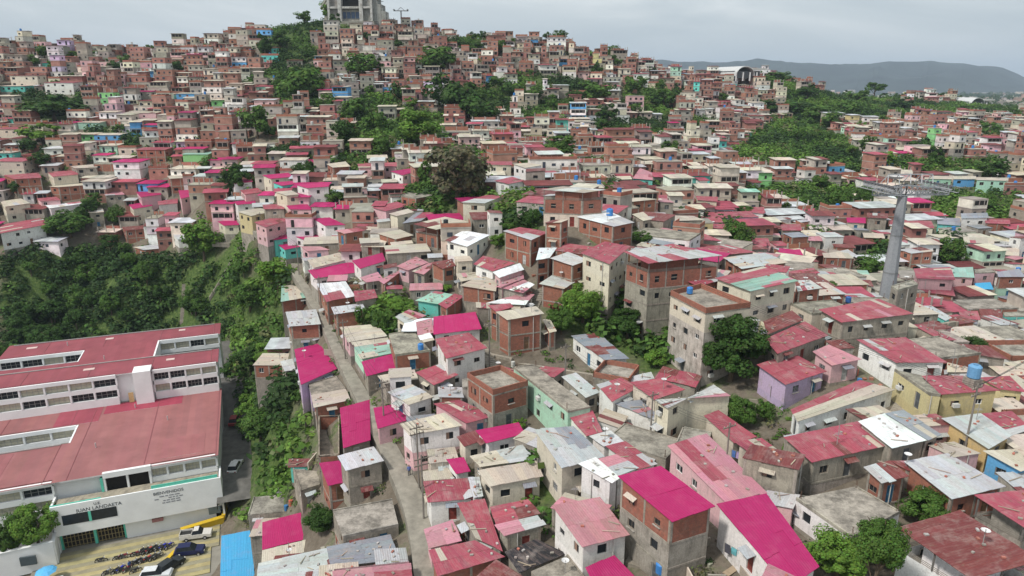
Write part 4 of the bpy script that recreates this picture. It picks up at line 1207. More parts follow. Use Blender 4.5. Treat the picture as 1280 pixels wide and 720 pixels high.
PAL = [[.034, .07, .02], [.075, .145, .03], [.12, .215, .04], [.14, .15, .065]]
def occ_free(x, y, pad=0):
    ix = np.clip((x-OX).astype(int), 0, OCC.shape[1]-1); iy = np.clip((y-OY).astype(int), 0, OCC.shape[0]-1); return OCC[iy, ix] < 1
def scatter_shrubs():
    """undergrowth: leafy clumps over every green area"""
    rng = np.random.default_rng(5)
    x = rng.uniform(-400, 480, 170000); y = rng.uniform(60, 620, 170000)
    m = (veg_mask(x, y) | wild(x, y)) & occ_free(x, y); x, y = x[m], y[m]
    keep = rng.random(len(x)) < np.where(np.hypot(x, y) < 260, .9, .4); x, y = x[keep], y[keep]
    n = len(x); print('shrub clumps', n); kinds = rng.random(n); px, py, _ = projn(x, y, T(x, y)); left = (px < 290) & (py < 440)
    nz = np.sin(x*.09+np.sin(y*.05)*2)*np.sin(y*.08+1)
    ki = np.where(left, np.where(kinds < .88, 0, 1), np.where(nz+kinds*.8 < .1, 0, np.where(nz+kinds*.8 < .75, 1, np.where(kinds < .9, 2, 3))))  # left ravine mostly darkest green: cloud shadow put into the leaf colour
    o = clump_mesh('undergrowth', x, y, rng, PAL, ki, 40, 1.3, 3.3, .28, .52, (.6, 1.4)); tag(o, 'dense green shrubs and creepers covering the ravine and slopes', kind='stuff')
def small_weeds():
    rng = np.random.default_rng(9); x = rng.uniform(-90, 220, 26000); y = rng.uniform(40, 330, 26000)
    n1 = np.sin(x*.11+1)*np.sin(y*.13)+np.sin(x*.05+y*.07+2)+rng.normal(0, .3, len(x))
    k = (n1 > .35) & ~veg_mask(x, y) & occ_free(x, y); x, y = x[k], y[k]; print('weeds', len(x))
    o = clump_mesh('weeds', x, y, rng, PAL, rng.integers(0, 4, len(x)), 34, .35, 1.2, .12, .26); tag(o, 'weeds and small bushes growing between the houses', kind='stuff')
    x = rng.uniform(-420, 520, 60000); y = rng.uniform(190, 620, 60000); n1 = np.sin(x*.045+1)*np.sin(y*.05)+rng.normal(0, .35, len(x))
    k = (n1 > .45) & ~veg_mask(x, y) & occ_free(x, y); x, y = x[k], y[k]; x, y = x[:7000], y[:7000]; print('hill bushes', len(x))
    o = clump_mesh('hillside_bushes', x, y, rng, PAL, rng.integers(0, 3, len(x)), 26, .8, 2.4, .3, .55, (.7, 1.4)); tag(o, 'bushes filling the gaps between houses on the far hillside', kind='stuff')
def rubble():
    rng = np.random.default_rng(12); x = rng.uniform(-60, 190, 30000); y = rng.uniform(42, 210, 30000)
    n1 = np.sin(x*.31+2)*np.sin(y*.27)+rng.normal(0, .4, len(x)); k = occ_free(x, y) & ~veg_mask(x, y) & (n1 > .35); x, y = x[k][:2600], y[k][:2600]; g = T(x, y); b = MB(); rr = random.Random(8)
    for i in range(len(x)):
        q = rr.random()
        if q < .5: b.box((x[i], y[i], g[i]+.12), (rr.uniform(.2, .7), rr.uniform(.2, .5), rr.uniform(.15, .4)), rr.uniform(0, 3), jc(rr.choice([(.34, .15, .1), (.36, .33, .28), (.5, .47, .42), (.2, .17, .13)]), .25, rr))
        elif q < .72: b.box((x[i], y[i], g[i]+.1), (rr.uniform(1, 2.4), rr.uniform(.5, .9), .05), rr.uniform(0, 3), jc(rr.choice([ROOFC['z'], ROOFC['x'], ROOFC['b'], (.3, .24, .16)]), .2, rr))
        elif q < .82: b.lathe((x[i], y[i], g[i]), [(.3, 0), (.3, .85), (0, .9)], 9, jc(rr.choice([(.05, .18, .4), (.5, .5, .48), (.1, .1, .1), (.5, .12, .08)]), .1, rr))
        else: b.box((x[i], y[i], g[i]+.5), (rr.uniform(1.5, 3.6), .14, 1.1), rr.choice([0, 1.57])+rr.uniform(-.2, .2), jc(rr.choice([WALLC['B'][1], WALLC['C'][1], WALLC['K'][1]]), .15, rr))
    tag(b.build('rubble', SOLID), 'rubble, sheets, drums and low wall stubs lying in the gaps between houses', kind='stuff')
CLEAR = []

# ---------------------------------------------------------------- streets
def strip(name, pix, width, m, up=.12, elev=None, step=1.2, label=None):
    P_ = []
    for t in pix:
        if elev is not None: p = at_E(t[0], t[1], CZ+elev)
        else: p = hit(t[0], t[1], 0)
        P_.append(p)
    # resample smoothly
    Q = [P_[0]]
    for a, b_ in zip(P_, P_[1:]):
        n = max(1, int((b_-a).length/step))
        for i in range(1, n+1): Q.append(a.lerp(b_, i/n))
    for _ in range(6):
        Q = [Q[0]]+[(Q[i-1]+Q[i]*2+Q[i+1])/4 for i in range(1, len(Q)-1)]+[Q[-1]]
    ws = width if isinstance(width, (list, tuple)) else [width, width]
    b = MB(); rows = []
    for i, p in enumerate(Q):
        d = (Q[min(i+1, len(Q)-1)]-Q[max(i-1, 0)]); d.z = 0; d.normalize(); nn = Vector((-d.y, d.x, 0)); t = i/(len(Q)-1)
        w = ws[0]+(ws[-1]-ws[0])*t
        g = max(Tf(p.x+nn.x*w*s, p.y+nn.y*w*s) for s in (-.5, 0, .5))+up
        rows.append((p+nn*w/2, p-nn*w/2, g)); CLEAR.append((p.x, p.y, w*.5))
    gs = [r[2] for r in rows]
    for _ in range(3): gs = [gs[0]]+[(gs[i-1]+2*gs[i]+gs[i+1])/4 for i in range(1, len(gs)-1)]+[gs[-1]]
    for i in range(len(rows)-1):
        l0, r0, _ = rows[i]; l1, r1, _ = rows[i+1]; z0, z1 = gs[i], gs[i+1]
        f = lambda p, z: (p.x, p.y, z)
        b.face([f(r0, z0), f(r1, z1), f(l1, z1), f(l0, z0)], uv=[(0, i), (0, i+1), (1, i+1), (1, i)])
        b.face([f(l0, z0), f(l1, z1), f(l1, z1-1.5), f(l0, z0-1.5)]); b.face([f(r0, z0-1.5), f(r1, z1-1.5), f(r1, z1), f(r0, z0)])
    o = b.build(name, m); tag(o, label, kind='structure'); return Q, gs
def streets():
    global STREETM
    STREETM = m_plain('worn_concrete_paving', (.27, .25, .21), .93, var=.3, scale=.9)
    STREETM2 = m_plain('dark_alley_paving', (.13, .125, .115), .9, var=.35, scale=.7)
    strip('street', [(300, 278), (322, 300), (345, 322), (368, 345), (385, 368), (398, 392), (412, 420), (424, 448), (436, 470)], [1.6, 1.8], STREETM)
    strip('street', [(436, 470), (455, 505), (474, 545)], [1.9, 2.4], STREETM, up=.14)
    strip('street', [(474, 545), (490, 575), (505, 605), (520, 640), (530, 680), (538, 730), (542, 790)], [2.4, 3.3], STREETM, up=.16)
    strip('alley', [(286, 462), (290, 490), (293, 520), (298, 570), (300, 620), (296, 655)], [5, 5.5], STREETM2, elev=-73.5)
# ---------------------------------------------------------------- the school
SOLIDS = []
def school():
    a = math.radians(20.8); O = Vector((-51.8, 107.9, 0)); e1 = Vector((-math.cos(a), -math.sin(a), 0)); e2 = Vector((-math.sin(a), math.cos(a), 0))
    R3, R2 = CZ-62, CZ-55.6; GB = CZ-73.4
    W = lambda s, t, z: O+e1*s+e2*t+Vector((0, 0, z))
    root = empty('school_building', O+Vector((0, 0, GB)), 'long white two level school with rose red roofs and turquoise trim beside the alley', 'school')
    RF = m_attr('school_roof', .7, .14, .25); WM = WHITEP
    rose = (.25, .065, .08); rose2 = (.28, .115, .115)
    CREAM = m_plain('cream_shutter', (.52, .49, .38), .8, var=.2); TURQ = m_plain('turquoise_paint', (.12, .55, .42), .6, var=.1)
    rr = random.Random(2)
    def roof(name, polys, z0, slope, col):
        b = MB()
        for (s0, s1, t0, t1, cc) in polys:
            n = max(1, int(abs(s1-s0)/1.1))
            for i in range(n):
                u0, u1 = s0+(s1-s0)*i/n, s0+(s1-s0)*(i+1)/n
                q = [W(u1, t0, z0), W(u0, t0, z0), W(u0, t1, z0+slope), W(u1, t1, z0+slope)]
                b.slab(q, .25, jc(cc or col, .065, rr), sides=(i in (0, n-1)), uv=[(u1, t0), (u0, t0), (u0, t1), (u1, t1)])
                b.face([W(u1, t0, z0-.25), W(u0, t0, z0-.25), W(u0, t0, z0), W(u1, t0, z0)], (.6, .6, .6))
        b.build(name, RF, root)
    def beam(b, s0, s1, t0, t1, z0, z1, col=(1, 1, 1)):
        q = [W(s1, t0, z1), W(s0, t0, z1), W(s0, t1, z1), W(s1, t1, z1)]; b.slab(q, z1-z0, col)
    def pbox(name, m, s0, s1, t0, t1, z0, z1, col=(1, 1, 1), parent=root):
        b = MB(); beam(b, s0, s1, t0, t1, z0, z1, col); return b.build(name, m, parent)
    def facade(s0, s1, t, ztop, floors, bay, fascia=.7, fh=3.2, cream=.6):
        """facade facing the yard at depth t; columns, parapet bands, recessed windows"""
        b = MB(); z = ztop
        beam(b, s0, s1, t-.35, t-.02, z-fascia, z+.05)
        n = max(1, round(abs(s1-s0)/bay)); z -= fascia
        for f_ in range(floors):
            hw = 1.55; zb = ztop-(f_+1)*fh
            beam(b, s0, s1, t-.25, t, zb, z-hw)             # parapet under the windows
            for i in range(n+1):
                s = s0+(s1-s0)*i/n; beam(b, s+.16, s-.16, t-.28, t-.001, z-hw+.001, z-.001)
            for i in range(n):
                sa = s0+(s1-s0)*i/n+.2; sb = s0+(s1-s0)*(i+1)/n-.2
                w = MB(); kind = CREAM if rr.random() < cream else GLASS
                beam(w, sb, sa, t+.25, t+.3, z-hw, z)
                o = w.build('window', kind, root)
                m2 = MB()
                for k in range(1, 4):
                    sk = sa+(sb-sa)*k/4; beam(m2, sk+.03, sk-.03, t+.2, t+.24, z-hw, z, (.35, .35, .33))
                beam(m2, sb, sa, t+.19, t+.23, z-hw*.55-.02, z-hw*.55+.02, (.35, .35, .33))
                m2.build('window_frame', SOLID, o)
            z = zb
            beam(b, s0, s1, t+.3, t+.5, zb, zb+fh)
        b.build('wall', WM, root)
    # lower roof (front block), with its courtyard slot
    FS = 64
    rf = [(-.4, 24.7, -.6, 29, None), (24.7, FS, -.6, 13.5, None), (24.7, FS, 20.8, 29, None)]
    roof('roof', rf, R3, .0, rose2)
    for pq in [(7, 21, 24.0, 28.6, (.30, .05, .08)), (21.5, 29, 21.2, 28.6, (.29, .065, .09)), (33, 44, 2, 12.5, (.265, .10, .105)), (2, 9, 1.5, 9, (.295, .115, .118))]: roof('roof_patch', [pq], R3+.03, .0, rose)
    # upper roofs
    roof('roof', [(-.4, 27, 0+28.2, 36.2, None), (12.5, 27, 36.2, 46.5, None), (-.4, 12.5, 46.3, 54.4, None), (12.5, 27, 46.5, 54.4, None), (27, FS, 28.2, 38.5, None), (27, 43, 45.4, 54.4, None)], R2, .0, rose)
    for (t0, t1, sa, sb, z) in ((-.6, 29, 0, 24, R3), (-.6, 13.4, 26, 62, R3), (21, 29, 26, 62, R3), (46.6, 54, 1, 42, R2), (28.4, 36, 1, 62, R2)):
        sm_ = MB(); s = sa
        while s < sb: beam(sm_, s+.09, s, t0+.1, t1-.1, z+.035, z+.065, (.27, .09, .10)); s += 11.3
        sm_.build('sheet_seam', SOLID, root)
        gt = MB(); beam(gt, sb, sa, t1-.35, t1-.12, z+.04, z+.2, (.34, .32, .31)); gt.build('gutter', SOLID, root)
    # solid bodies
    pbox('wall', WM, 0, FS, .5, 13.4, GB, R3-.26); pbox('wall', WM, 0, 24.6, 13.4, 28.6, GB, R3-.26); pbox('wall', WM, 24.6, FS, 21.4, 28.6, GB, R3-.26)
    pbox('wall', WM, 0, FS, 29, 35.6, GB, R2-.26); pbox('wall', WM, 13, 26.6, 35.6, 46, GB, R2-.26); pbox('wall', WM, 0, 42.6, 46.9, 54, GB, R2-.26)
    # facades
    facade(0, 10.4, 0, R3, 1, 2.7, cream=1.0); facade(17.3, 24.7, 0, R3, 1, 3.6, cream=1.0) if False else None
    facade(24.7, FS, 0, R3, 3, 4.2, cream=.85)
    facade(25, FS, 20.85, R3, 2, 4.2); facade(0, 12, 28.2, R2, 2, 3.0, cream=.5); facade(16.4+2.2, FS, 28.2, R2, 2, 4.1, cream=.5)
    facade(0, 12.4, 46.4, R2, 1, 3.2, fascia=.8, cream=.9); facade(27, 42.8, 45.4, R2, 1, 4.0, cream=.2)
    # slot side walls
    pbox('wall', WM, 24.62, 24.9, 13.5, 20.8, R3-4, R3+.05); pbox('wall', WM, 12.3, 12.6, 36.2, 46.4, R2-3, R2+.05); pbox('wall', WM, 26.9, 27.1, 38.5, 45.3, R2-3, R2+.06)
    # stair tower between the two upper facades
    pbox('stair_tower', WM, 12.2, 15.4, 26.6, 30, GB, R2+.5); pbox('door', m_plain('wood_door', (.5, .36, .18), .7), 16, 16.9, 28.0, 28.1, R3+.1, R3+2.2)
    # dark balcony
    pbox('balcony_recess', DARK, 10.6, 17.2, .15, .45, R3-3.6, R3-.7); pbox('fascia', WM, 10.2, 17.4, -.7, -.1, R3-.75, R3+.2)
    for s in (10.5, 13.9, 17.3): pbox('column', WM, s+.17, s-.17, -.5, 0, R3-3.4, R3-.75)
    pbox('trim', TURQ, 17.9, 17.5, -.55, .1, R3-3.6, R3-.7)
    # the projecting entrance block
    T0 = -3.2
    pbox('terrace', CONC, 0, 24.7, T0, -.4, R3-3.4, R3-3.2, (.4, .36, .28))
    pbox('entrance_wall', WM, -.5, 24.8, T0-.25, T0, CZ-70.2, CZ-64.8); pbox('wall', WM, -.5, -.2, T0, .5, GB-1, CZ-64.8); pbox('wall', WM, 24.5, 24.8, T0, .5, GB, CZ-64.8)
    pbox('lower_wall', WM, 1, 15, -2.6, -2.2, GB-1, CZ-70); pbox('canopy_soffit', WM, -.2, 24.6, T0, .4, CZ-70.3, CZ-70.15)
    pbox('railing', TURQ, 0, 10.2, T0+.02, T0+.14, CZ-64.8, CZ-64.25); pbox('railing', TURQ, 17.6, 24.8, T0+.02, T0+.14, CZ-64.8, CZ-64.65)
    # long dark window and gates
    wn = pbox('strip_window', GLASS, 15.6, 23.4, T0-.29, T0-.24, CZ-68.4, CZ-66.6); pbox('mullion', TURQ, 19.3, 19.7, T0-.33, T0-.3, CZ-68.4, CZ-66.6, parent=wn)
    GOLD = m_plain('brass_lattice', (.28, .22, .1), .5)
    for s0, s1 in ((15.2, 19.2), (19.8, 24.2)):
        b = MB(); beam(b, s1, s0, -2.1, -2.05, GB, CZ-70.3, (.03, .03, .02)); g = b.build('gate', DARK, root)
        l = MB()
        for k in range(9): s = s0+(s1-s0)*k/8; beam(l, s+.05, s-.05, -2.2, -2.12, GB, CZ-70.3)
        for k in range(4): z = GB+.2+k*.85; beam(l, s1, s0, -2.24, -2.205, z, z+.09)
        l.build('lattice', GOLD, g)
    for s in (15.1, 19.5, 24.4): pbox('post', TURQ, s+.2, s-.2, -2.5, -2.0, GB, CZ-70.3)
    pbox('air_conditioner', SOLID, 9.2, 10.9, -3.1, -2.62, CZ-71.2, CZ-70.6, (.35, .16, .16)); pbox('meter_box', SOLID, .2, 2.1, -2.9, -2.62, CZ-71.9, CZ-70.4, (.16, .21, .24))
    # roof vents
    for s, t, z in ((20, 10, R3), (9, 17, R3), (15.5, 25, R3), (31, 50, R2), (22, 38, R2)): 
        b = MB(); b.bar(W(s, t, z), W(s, t, z+.9), .22, (.45, .4, .4), n=8); b.build('vent_pipe', SOLID, root)
    for s, t, w in ((38, 51, 2), (23, 51.5, 1.6), (8, 52, 1.4), (24, 33, 2), (9, 33, 1.6)):
        b = MB(); beam(b, s+w*.5, s-w*.5, t-.5, t+.5, R2+.01, R2+.1, (.6, .45, .42)); b.build('skylight', SOLID, root)
    # lettering
    def text(s, z, body, size, depth=T0-.27):
        cu = bpy.data.curves.new('lettering', 'FONT'); cu.body = body; cu.size = size; cu.extrude = .01; cu.align_x = 'CENTER'
        o = bpy.data.objects.new('lettering', cu); COL.objects.link(o)
        dg = bpy.context.evaluated_depsgraph_get(); me = bpy.data.meshes.new_from_object(o.evaluated_get(dg)); bpy.data.objects.remove(o)
        me.materials.clear(); me.materials.append(m_plain('dark_letter_paint', (.03, .035, .05), .6)); n = bpy.data.objects.new('lettering', me); COL.objects.link(n); n.parent = root
        M = Matrix.Identity(4); ex = -e1; ez = Vector((0, 0, 1)); ey = ex.cross(ez)*-1
        p = W(s, depth, z)-root.location
        for i in range(3): M[i][0] = ex[i]; M[i][1] = ez[i]; M[i][2] = -e2[i]; M[i][3] = p[i]
        n.matrix_local = M
    text(18.2, CZ-65.65, 'U.E.', .62); text(18.0, CZ-66.45, 'JUAN LANDAETA', .84)
    text(7.7, CZ-65.95, 'BIENVENIDOS', .74)
    b = MB()
    for k in range(4):
        x = 5.6
        while x < 9.6-(.2*k):
            w = rr.uniform(.25, .8); q = CZ-66.45-k*.42
            if rr.random() < .8: beam(b, x+w, x, T0-.275, T0-.256, q, q+.17, (.22, .23, .26))
            x += w+.16
    b.build('small_print', SOLID, root)
    SOLIDS.append([tuple(W(s, t, 0))[:2] for s, t in ((-.5, -4), (64, -4), (64, 55), (-.5, 55))])
    # yard
    q = [at_E(px, py, GB-.12) for px, py in ((20, 760), (300, 760), (318, 700), (300, 640), (262, 630), (60, 670))]
    YARD = m_plain('yard_concrete', (.25, .235, .2), .9, var=.3, scale=.35)
    b = MB(); b.slab(q, 2.5, (1, 1, 1)); o = b.build('yard', YARD); tag(o, kind='structure'); 
    SOLIDS.append([(p.x, p.y) for p in q])
    b = MB()
    for k in range(14):   # ochre striped forecourt steps
        s0, s1 = 0.5-.0*k, 26; t0 = -3.6-k*.95; z = GB+.05-.002*k
        beam(b, s1, s0+ (1.2 if k > 6 else 0), t0-.93, t0, z-.2, z, jc((.38, .33, .17) if k % 2 else (.27, .25, .17), .07, rr))
    tag(b.build('forecourt', m_attr('ochre_tiles', .85, .18, .8)), kind='structure')
    # side wall of the yard, yellow kerb wall, perimeter wall
    def wallthing(p0, p1, h, th, m, name, label, cat='wall', col=(1, 1, 1), z=GB):
        p0 = at_E(p0[0], p0[1], z); p1 = at_E(p1[0], p1[1], z); d = (p1-p0); L = d.length; d.normalize()
        b = MB(); M = Matrix.Translation((p0+p1)/2+Vector((0, 0, h/2-.2))) @ Matrix.Rotation(math.atan2(d.y, d.x), 4, 'Z'); b.box(None, (L, th, h+.4), M=M, col=col)
        b.box(None, (L+.06, th+.12, .1), M=M @ Matrix.Translation((0, 0, h/2+.25)), col=[c*.9 for c in col])
        return tag(b.build(name, m, origin=p0), label, cat)
    YEL = m_plain('yellow_paint', (.62, .42, .03), .7, var=.15)
    wallthing((227, 668), (280, 652), 1.0, .8, YEL, 'ramp_wall', 'curved yellow ramp wall behind the white pickup'); wallthing((280, 652), (285, 634), 1.2, .5, YEL, 'ramp_wall', 'short yellow wall stub at the foot of the alley')
    wallthing((200, 712), (219, 692), .5, .5, YEL, 'kerb_barrier', 'slanted yellow barrier between the motorcycles and the dark cars', 'barrier')
    ww = wallthing((0, 722), (72, 705), 4.2, .4, WHITEP, 'perimeter_wall', 'white rendered yard wall with a small barred window'); wallthing((72, 705), (78, 668), 4.0, .4, WHITEP, 'perimeter_wall', 'white wall return running back to the school entrance')
    b = MB(); p0 = at_E(45, 712, GB); M = Matrix.Translation(p0+Vector((-.3, -.7, 2.2))) @ Matrix.Rotation(math.radians(15), 4, 'Z'); b.box(None, (2.2, .3, 1.5), M=M, col=(.07, .09, .1)); b.build('window', SOLID, ww)
    return W, GB

def lerp_prof(b, M, prof, ws, col, mi=0):
    """car body: side profile (x,z) list extruded across with widths ws per point"""
    L = [M @ Vector((x, -w, z)) for (x, z), w in zip(prof, ws)]; Rr = [M @ Vector((x, w, z)) for (x, z), w in zip(prof, ws)]
    n = len(prof)
    for i in range(n):
        j = (i+1) % n; b.face([L[i], L[j], Rr[j], Rr[i]], col, mi)
    b.face(L[::-1], col, mi); b.face(Rr, col, mi)
def car(px, py, E, heading, col, kind, label):
    p = at_E(px, py, E)
    if px > 285: p = hit(px, py, .2); p.z = max(Tf(p.x+a, p.y+b_) for a in (-2, 0, 2) for b_ in (-2, 0, 2))+.16
    name = 'pickup_truck' if kind == 'pickup' else 'parked_car'
    root = empty(name, p, label, 'pickup truck' if kind == 'pickup' else 'car'); M = Matrix.Translation(p) @ Matrix.Rotation(heading, 4, 'Z')
    b = MB(); w = .88
    if kind == 'pickup':
        pr = [(-2.5, .45), (-2.5, 1.05), (-.55, 1.05), (-.5, 1.1), (1.05, 1.12), (2.4, .95), (2.5, .6), (2.45, .42)]
        lerp_prof(b, M, pr, [w]*8, col)
        bd = b.build('body', SOLID, root)
        t = MB(); t.box(None, (1.85, 1.5, .03), M=M @ Matrix.Translation((-1.5, 0, 1.07)), col=(.03, .03, .03)); 
        for y in (-.8, .8): t.box(None, (1.95, .08, .35), M=M @ Matrix.Translation((-1.5, y, 1.2)), col=col)
        for x in (-2.47, -.55): t.box(None, (.07, 1.66, .35), M=M @ Matrix.Translation((x, 0, 1.2)), col=col)
        t.build('cargo_bed', SOLID, root)
        cp = [(-.5, 1.1), (-.3, 1.72), (.55, 1.74), (1.1, 1.12)]
    else:
        pr = [(-2.25, .4), (-2.3, .95), (-2.1, 1.05), (-1.5, 1.08), (.9, 1.08), (2.1, .92), (2.3, .65), (2.25, .38)]
        lerp_prof(b, M, pr, [w]*8, col); b.build('body', SOLID, root)
        cp = [(-2.05, 1.07), (-1.75, 1.68), (.25, 1.72), (1.0, 1.08)]
    g = MB(); lerp_prof(g, M, cp, [.82, .66, .66, .82], (.03, .035, .04)); g.build('windows', GLASS, root)
    r_ = MB(); x0, x1 = cp[1][0]+.03, cp[2][0]-.03; r_.box(None, (x1-x0, 1.3, .06), M=M @ Matrix.Translation(((x0+x1)/2, 0, cp[2][1]+.01)), col=col); r_.build('roof', SOLID, root)
    for x in (-1.45, 1.45):
        for y in (-.86, .86):
            wl = MB(); q = M @ Vector((x, y, .34)); ax = (M.to_3x3() @ Vector((0, 1, 0)))*.11
            wl.bar(q-ax, q+ax, .68, (.02, .02, .02), n=14); o = wl.build('wheel', SOLID, root)
            rm = MB(); rm.bar(q-ax*1.06, q+ax*1.06, .36, (.35, .35, .36), n=10); rm.build('rim', SOLID, o)
    for y in (-.62, .62):
        h = MB(); h.box(None, (.05, .3, .14), M=M @ Matrix.Translation((2.33 if kind != 'pickup' else 2.46, y, .76)), col=(.7, .7, .65)); h.build('headlight', SOLID, root)
        h = MB(); h.box(None, (.05, .2, .2), M=M @ Matrix.Translation((-2.3 if kind != 'pickup' else -2.52, y, .85)), col=(.35, .02, .02)); h.build('tail_light', SOLID, root)
def make_moto(col):
    root = empty('motorcycle', (0, 0, 0))
    for x in (-.62, .62):
        w = MB()
        pr = None
        for k in range(15):
            a = 2*math.pi*k/14; q = Vector((x+.29*math.cos(a), 0, .3+.29*math.sin(a)))
            if pr is not None: w.bar(pr, q, .1, (.02, .02, .02))
            pr = q
        for k in range(4): a = math.pi*k/4; w.bar((x-.27*math.cos(a), 0, .3-.27*math.sin(a)), (x+.27*math.cos(a), 0, .3+.27*math.sin(a)), .02, (.4, .4, .4))
        w.build('wheel', SOLID, root, origin=(0, 0, 0))
    b = MB(); b.box((-.05, 0, .42), (.5, .26, .3), col=(.12, .12, .12)); b.bar((.62, 0, .3), (.4, 0, .95), .07, (.4, .4, .4)); b.bar((-.62, 0, .3), (-.1, 0, .4), .08, (.2, .2, .2)); b.bar((-.7, .1, .3), (.0, .12, .3), .09, (.4, .38, .36)); b.build('frame', SOLID, root, origin=(0, 0, 0))
    b = MB(); b.box((.18, 0, .74), (.46, .26, .2), col=col); b.box((.62, 0, .62), (.4, .12, .04), col=col); b.box((-.62, 0, .7), (.4, .16, .06), col=col); b.build('fuel_tank', SOLID, root, origin=(0, 0, 0))
    b = MB(); b.box((-.32, 0, .78), (.62, .24, .09), col=(.03, .03, .03)); b.build('seat', SOLID, root, origin=(0, 0, 0))
    b = MB(); b.bar((.38, -.34, 1.0), (.38, .34, 1.0), .035, (.05, .05, .05)); b.box((.5, 0, .92), (.12, .16, .16), col=(.6, .6, .6)); b.build('handlebar', SOLID, root, origin=(0, 0, 0))
    return root
def yard_things(W, GB):
    car(246, 672, GB+.02, math.radians(14), (.62, .60, .56), 'pickup', 'white pickup truck with an open bed parked against the yellow ramp wall')
    car(238, 692, GB-.1, math.radians(12), (.02, .025, .08), 'suv', 'dark navy car parked beside the white pickup truck')
    car(213, 711, GB-.1, math.radians(65), (.03, .035, .04), 'suv', 'black car parked nose outward beyond the slanted yellow barrier')
    car(196, 722, GB-.1, math.radians(10), (.6, .62, .64), 'suv', 'pale silver car half cut off by the edge of the photo below the motorcycles')
    car(296, 546, CZ-73.3, math.radians(100), (.25, .03, .03), 'suv', 'dark red car parked in the narrow alley beside the school')
    car(297, 606, CZ-73.3, math.radians(95), (.6, .6, .6), 'suv', 'white car parked near the lower end of the school alley')
    cols = {'red': (.4, .04, .04), 'black': (.03, .03, .035), 'blue': (.04, .05, .4), 'grey': (.25, .26, .27), 'maroon': (.2, .03, .05)}
    protos = {}
    L = [(127, 703, 20, 'black', 'black motorcycle parked alone, first one after the yard wall'), (149, 700, 24, 'grey', 'grey motorcycle leaning next to a maroon one on the ochre forecourt'), (156, 698, 24, 'maroon', 'maroon motorcycle parked just beyond the grey one'),
         (171, 695, 24, 'maroon', 'maroon motorcycle starting the long row at the forecourt edge'), (177, 692, 60, 'black', 'black motorcycle second in the long row'), (183, 691, 64, 'black', 'black motorcycle third in the long row'), (188, 690, 66, 'red', 'red motorcycle in the middle of the long row'),
         (193, 688, 62, 'black', 'black motorcycle just after the red one in the long row'), (199, 687, 60, 'grey', 'grey motorcycle near the end of the long row'), (205, 686, 62, 'blue', 'blue motorcycle nearly last in the long row'), (212, 685, 64, 'blue', 'blue motorcycle ending the row beside the navy car'),
         (168, 706, 50, 'grey', 'grey motorcycle standing in front of the maroon end of the long row'), (174, 704, 58, 'black', 'black motorcycle in the second row, below the long row start'), (180, 703, 62, 'grey', 'pale grey motorcycle in the second row, middle'), (186, 701, 60, 'red', 'red motorcycle in the second row below the long row'), (192, 699, 66, 'black', 'black motorcycle in the second row near the yellow barrier'), (198, 697, 62, 'grey', 'grey motorcycle in the second row closest to the yellow barrier'),
         (170, 716, 40, 'black', 'black motorcycle beside the pale silver car'), (160, 714, 70, 'maroon', 'maroon motorcycle between the lower row and the silver car'),
         (135, 718, 50, 'grey', 'grey motorcycle in the lower row by the forecourt'), (146, 716, 60, 'black', 'black motorcycle in the lower row by the forecourt'), (152, 714, 70, 'blue', 'blue motorcycle closing the lower row')]
    used = set()
    for px, py, h, c, lab in L:
        if c not in protos: protos[c] = make_moto(cols[c])
        o = protos[c] if c not in used else copy_thing(protos[c]); used.add(c)
        o.location = at_E(px, py, GB+.02 if py < 700 else GB-.1); o.rotation_euler = (0, 0, math.radians(h)); tag(o, lab, 'motorcycle', 'motorcycles parked in front of the school')
    # parasol
    p = at_E(57, 712, GB+2.3); e = empty('parasol', (p.x, p.y, GB-.1), 'round blue parasol over a stall in front of the school yard wall', 'parasol')
    b = MB(); b.lathe((p.x, p.y, GB+2.0), [(1.5, 0), (1.0, .28), (.5, .42), (0, .5)], 8, (.1, .4, .7)); b.build('canopy', SOLID, e)
    b = MB(); b.bar((p.x, p.y, GB-.1), (p.x, p.y, GB+2.45), .06, (.5, .5, .5)); b.build('pole', SOLID, e)
    e = empty('vendor_cart', (p.x+1.6, p.y-.3, GB-.1), 'small dark vendor cart with a yellow side under the blue parasol', 'cart'); b = MB(); b.box((p.x+1.6, p.y-.3, GB+.6), (1.5, .8, .7), .2, (.3, .25, .2)); b.box((p.x+1.6, p.y-.3, GB+1.0), (1.6, .9, .08), .2, (.5, .5, .5)); b.build('body', SOLID, e)
    for dx in (-.5, .5): b = MB(); b.bar((p.x+1.6+dx, p.y-.8, GB+.2), (p.x+1.6+dx, p.y+.2, GB+.2), .5, (.03, .03, .03), n=10); b.build('wheel', SOLID, e)

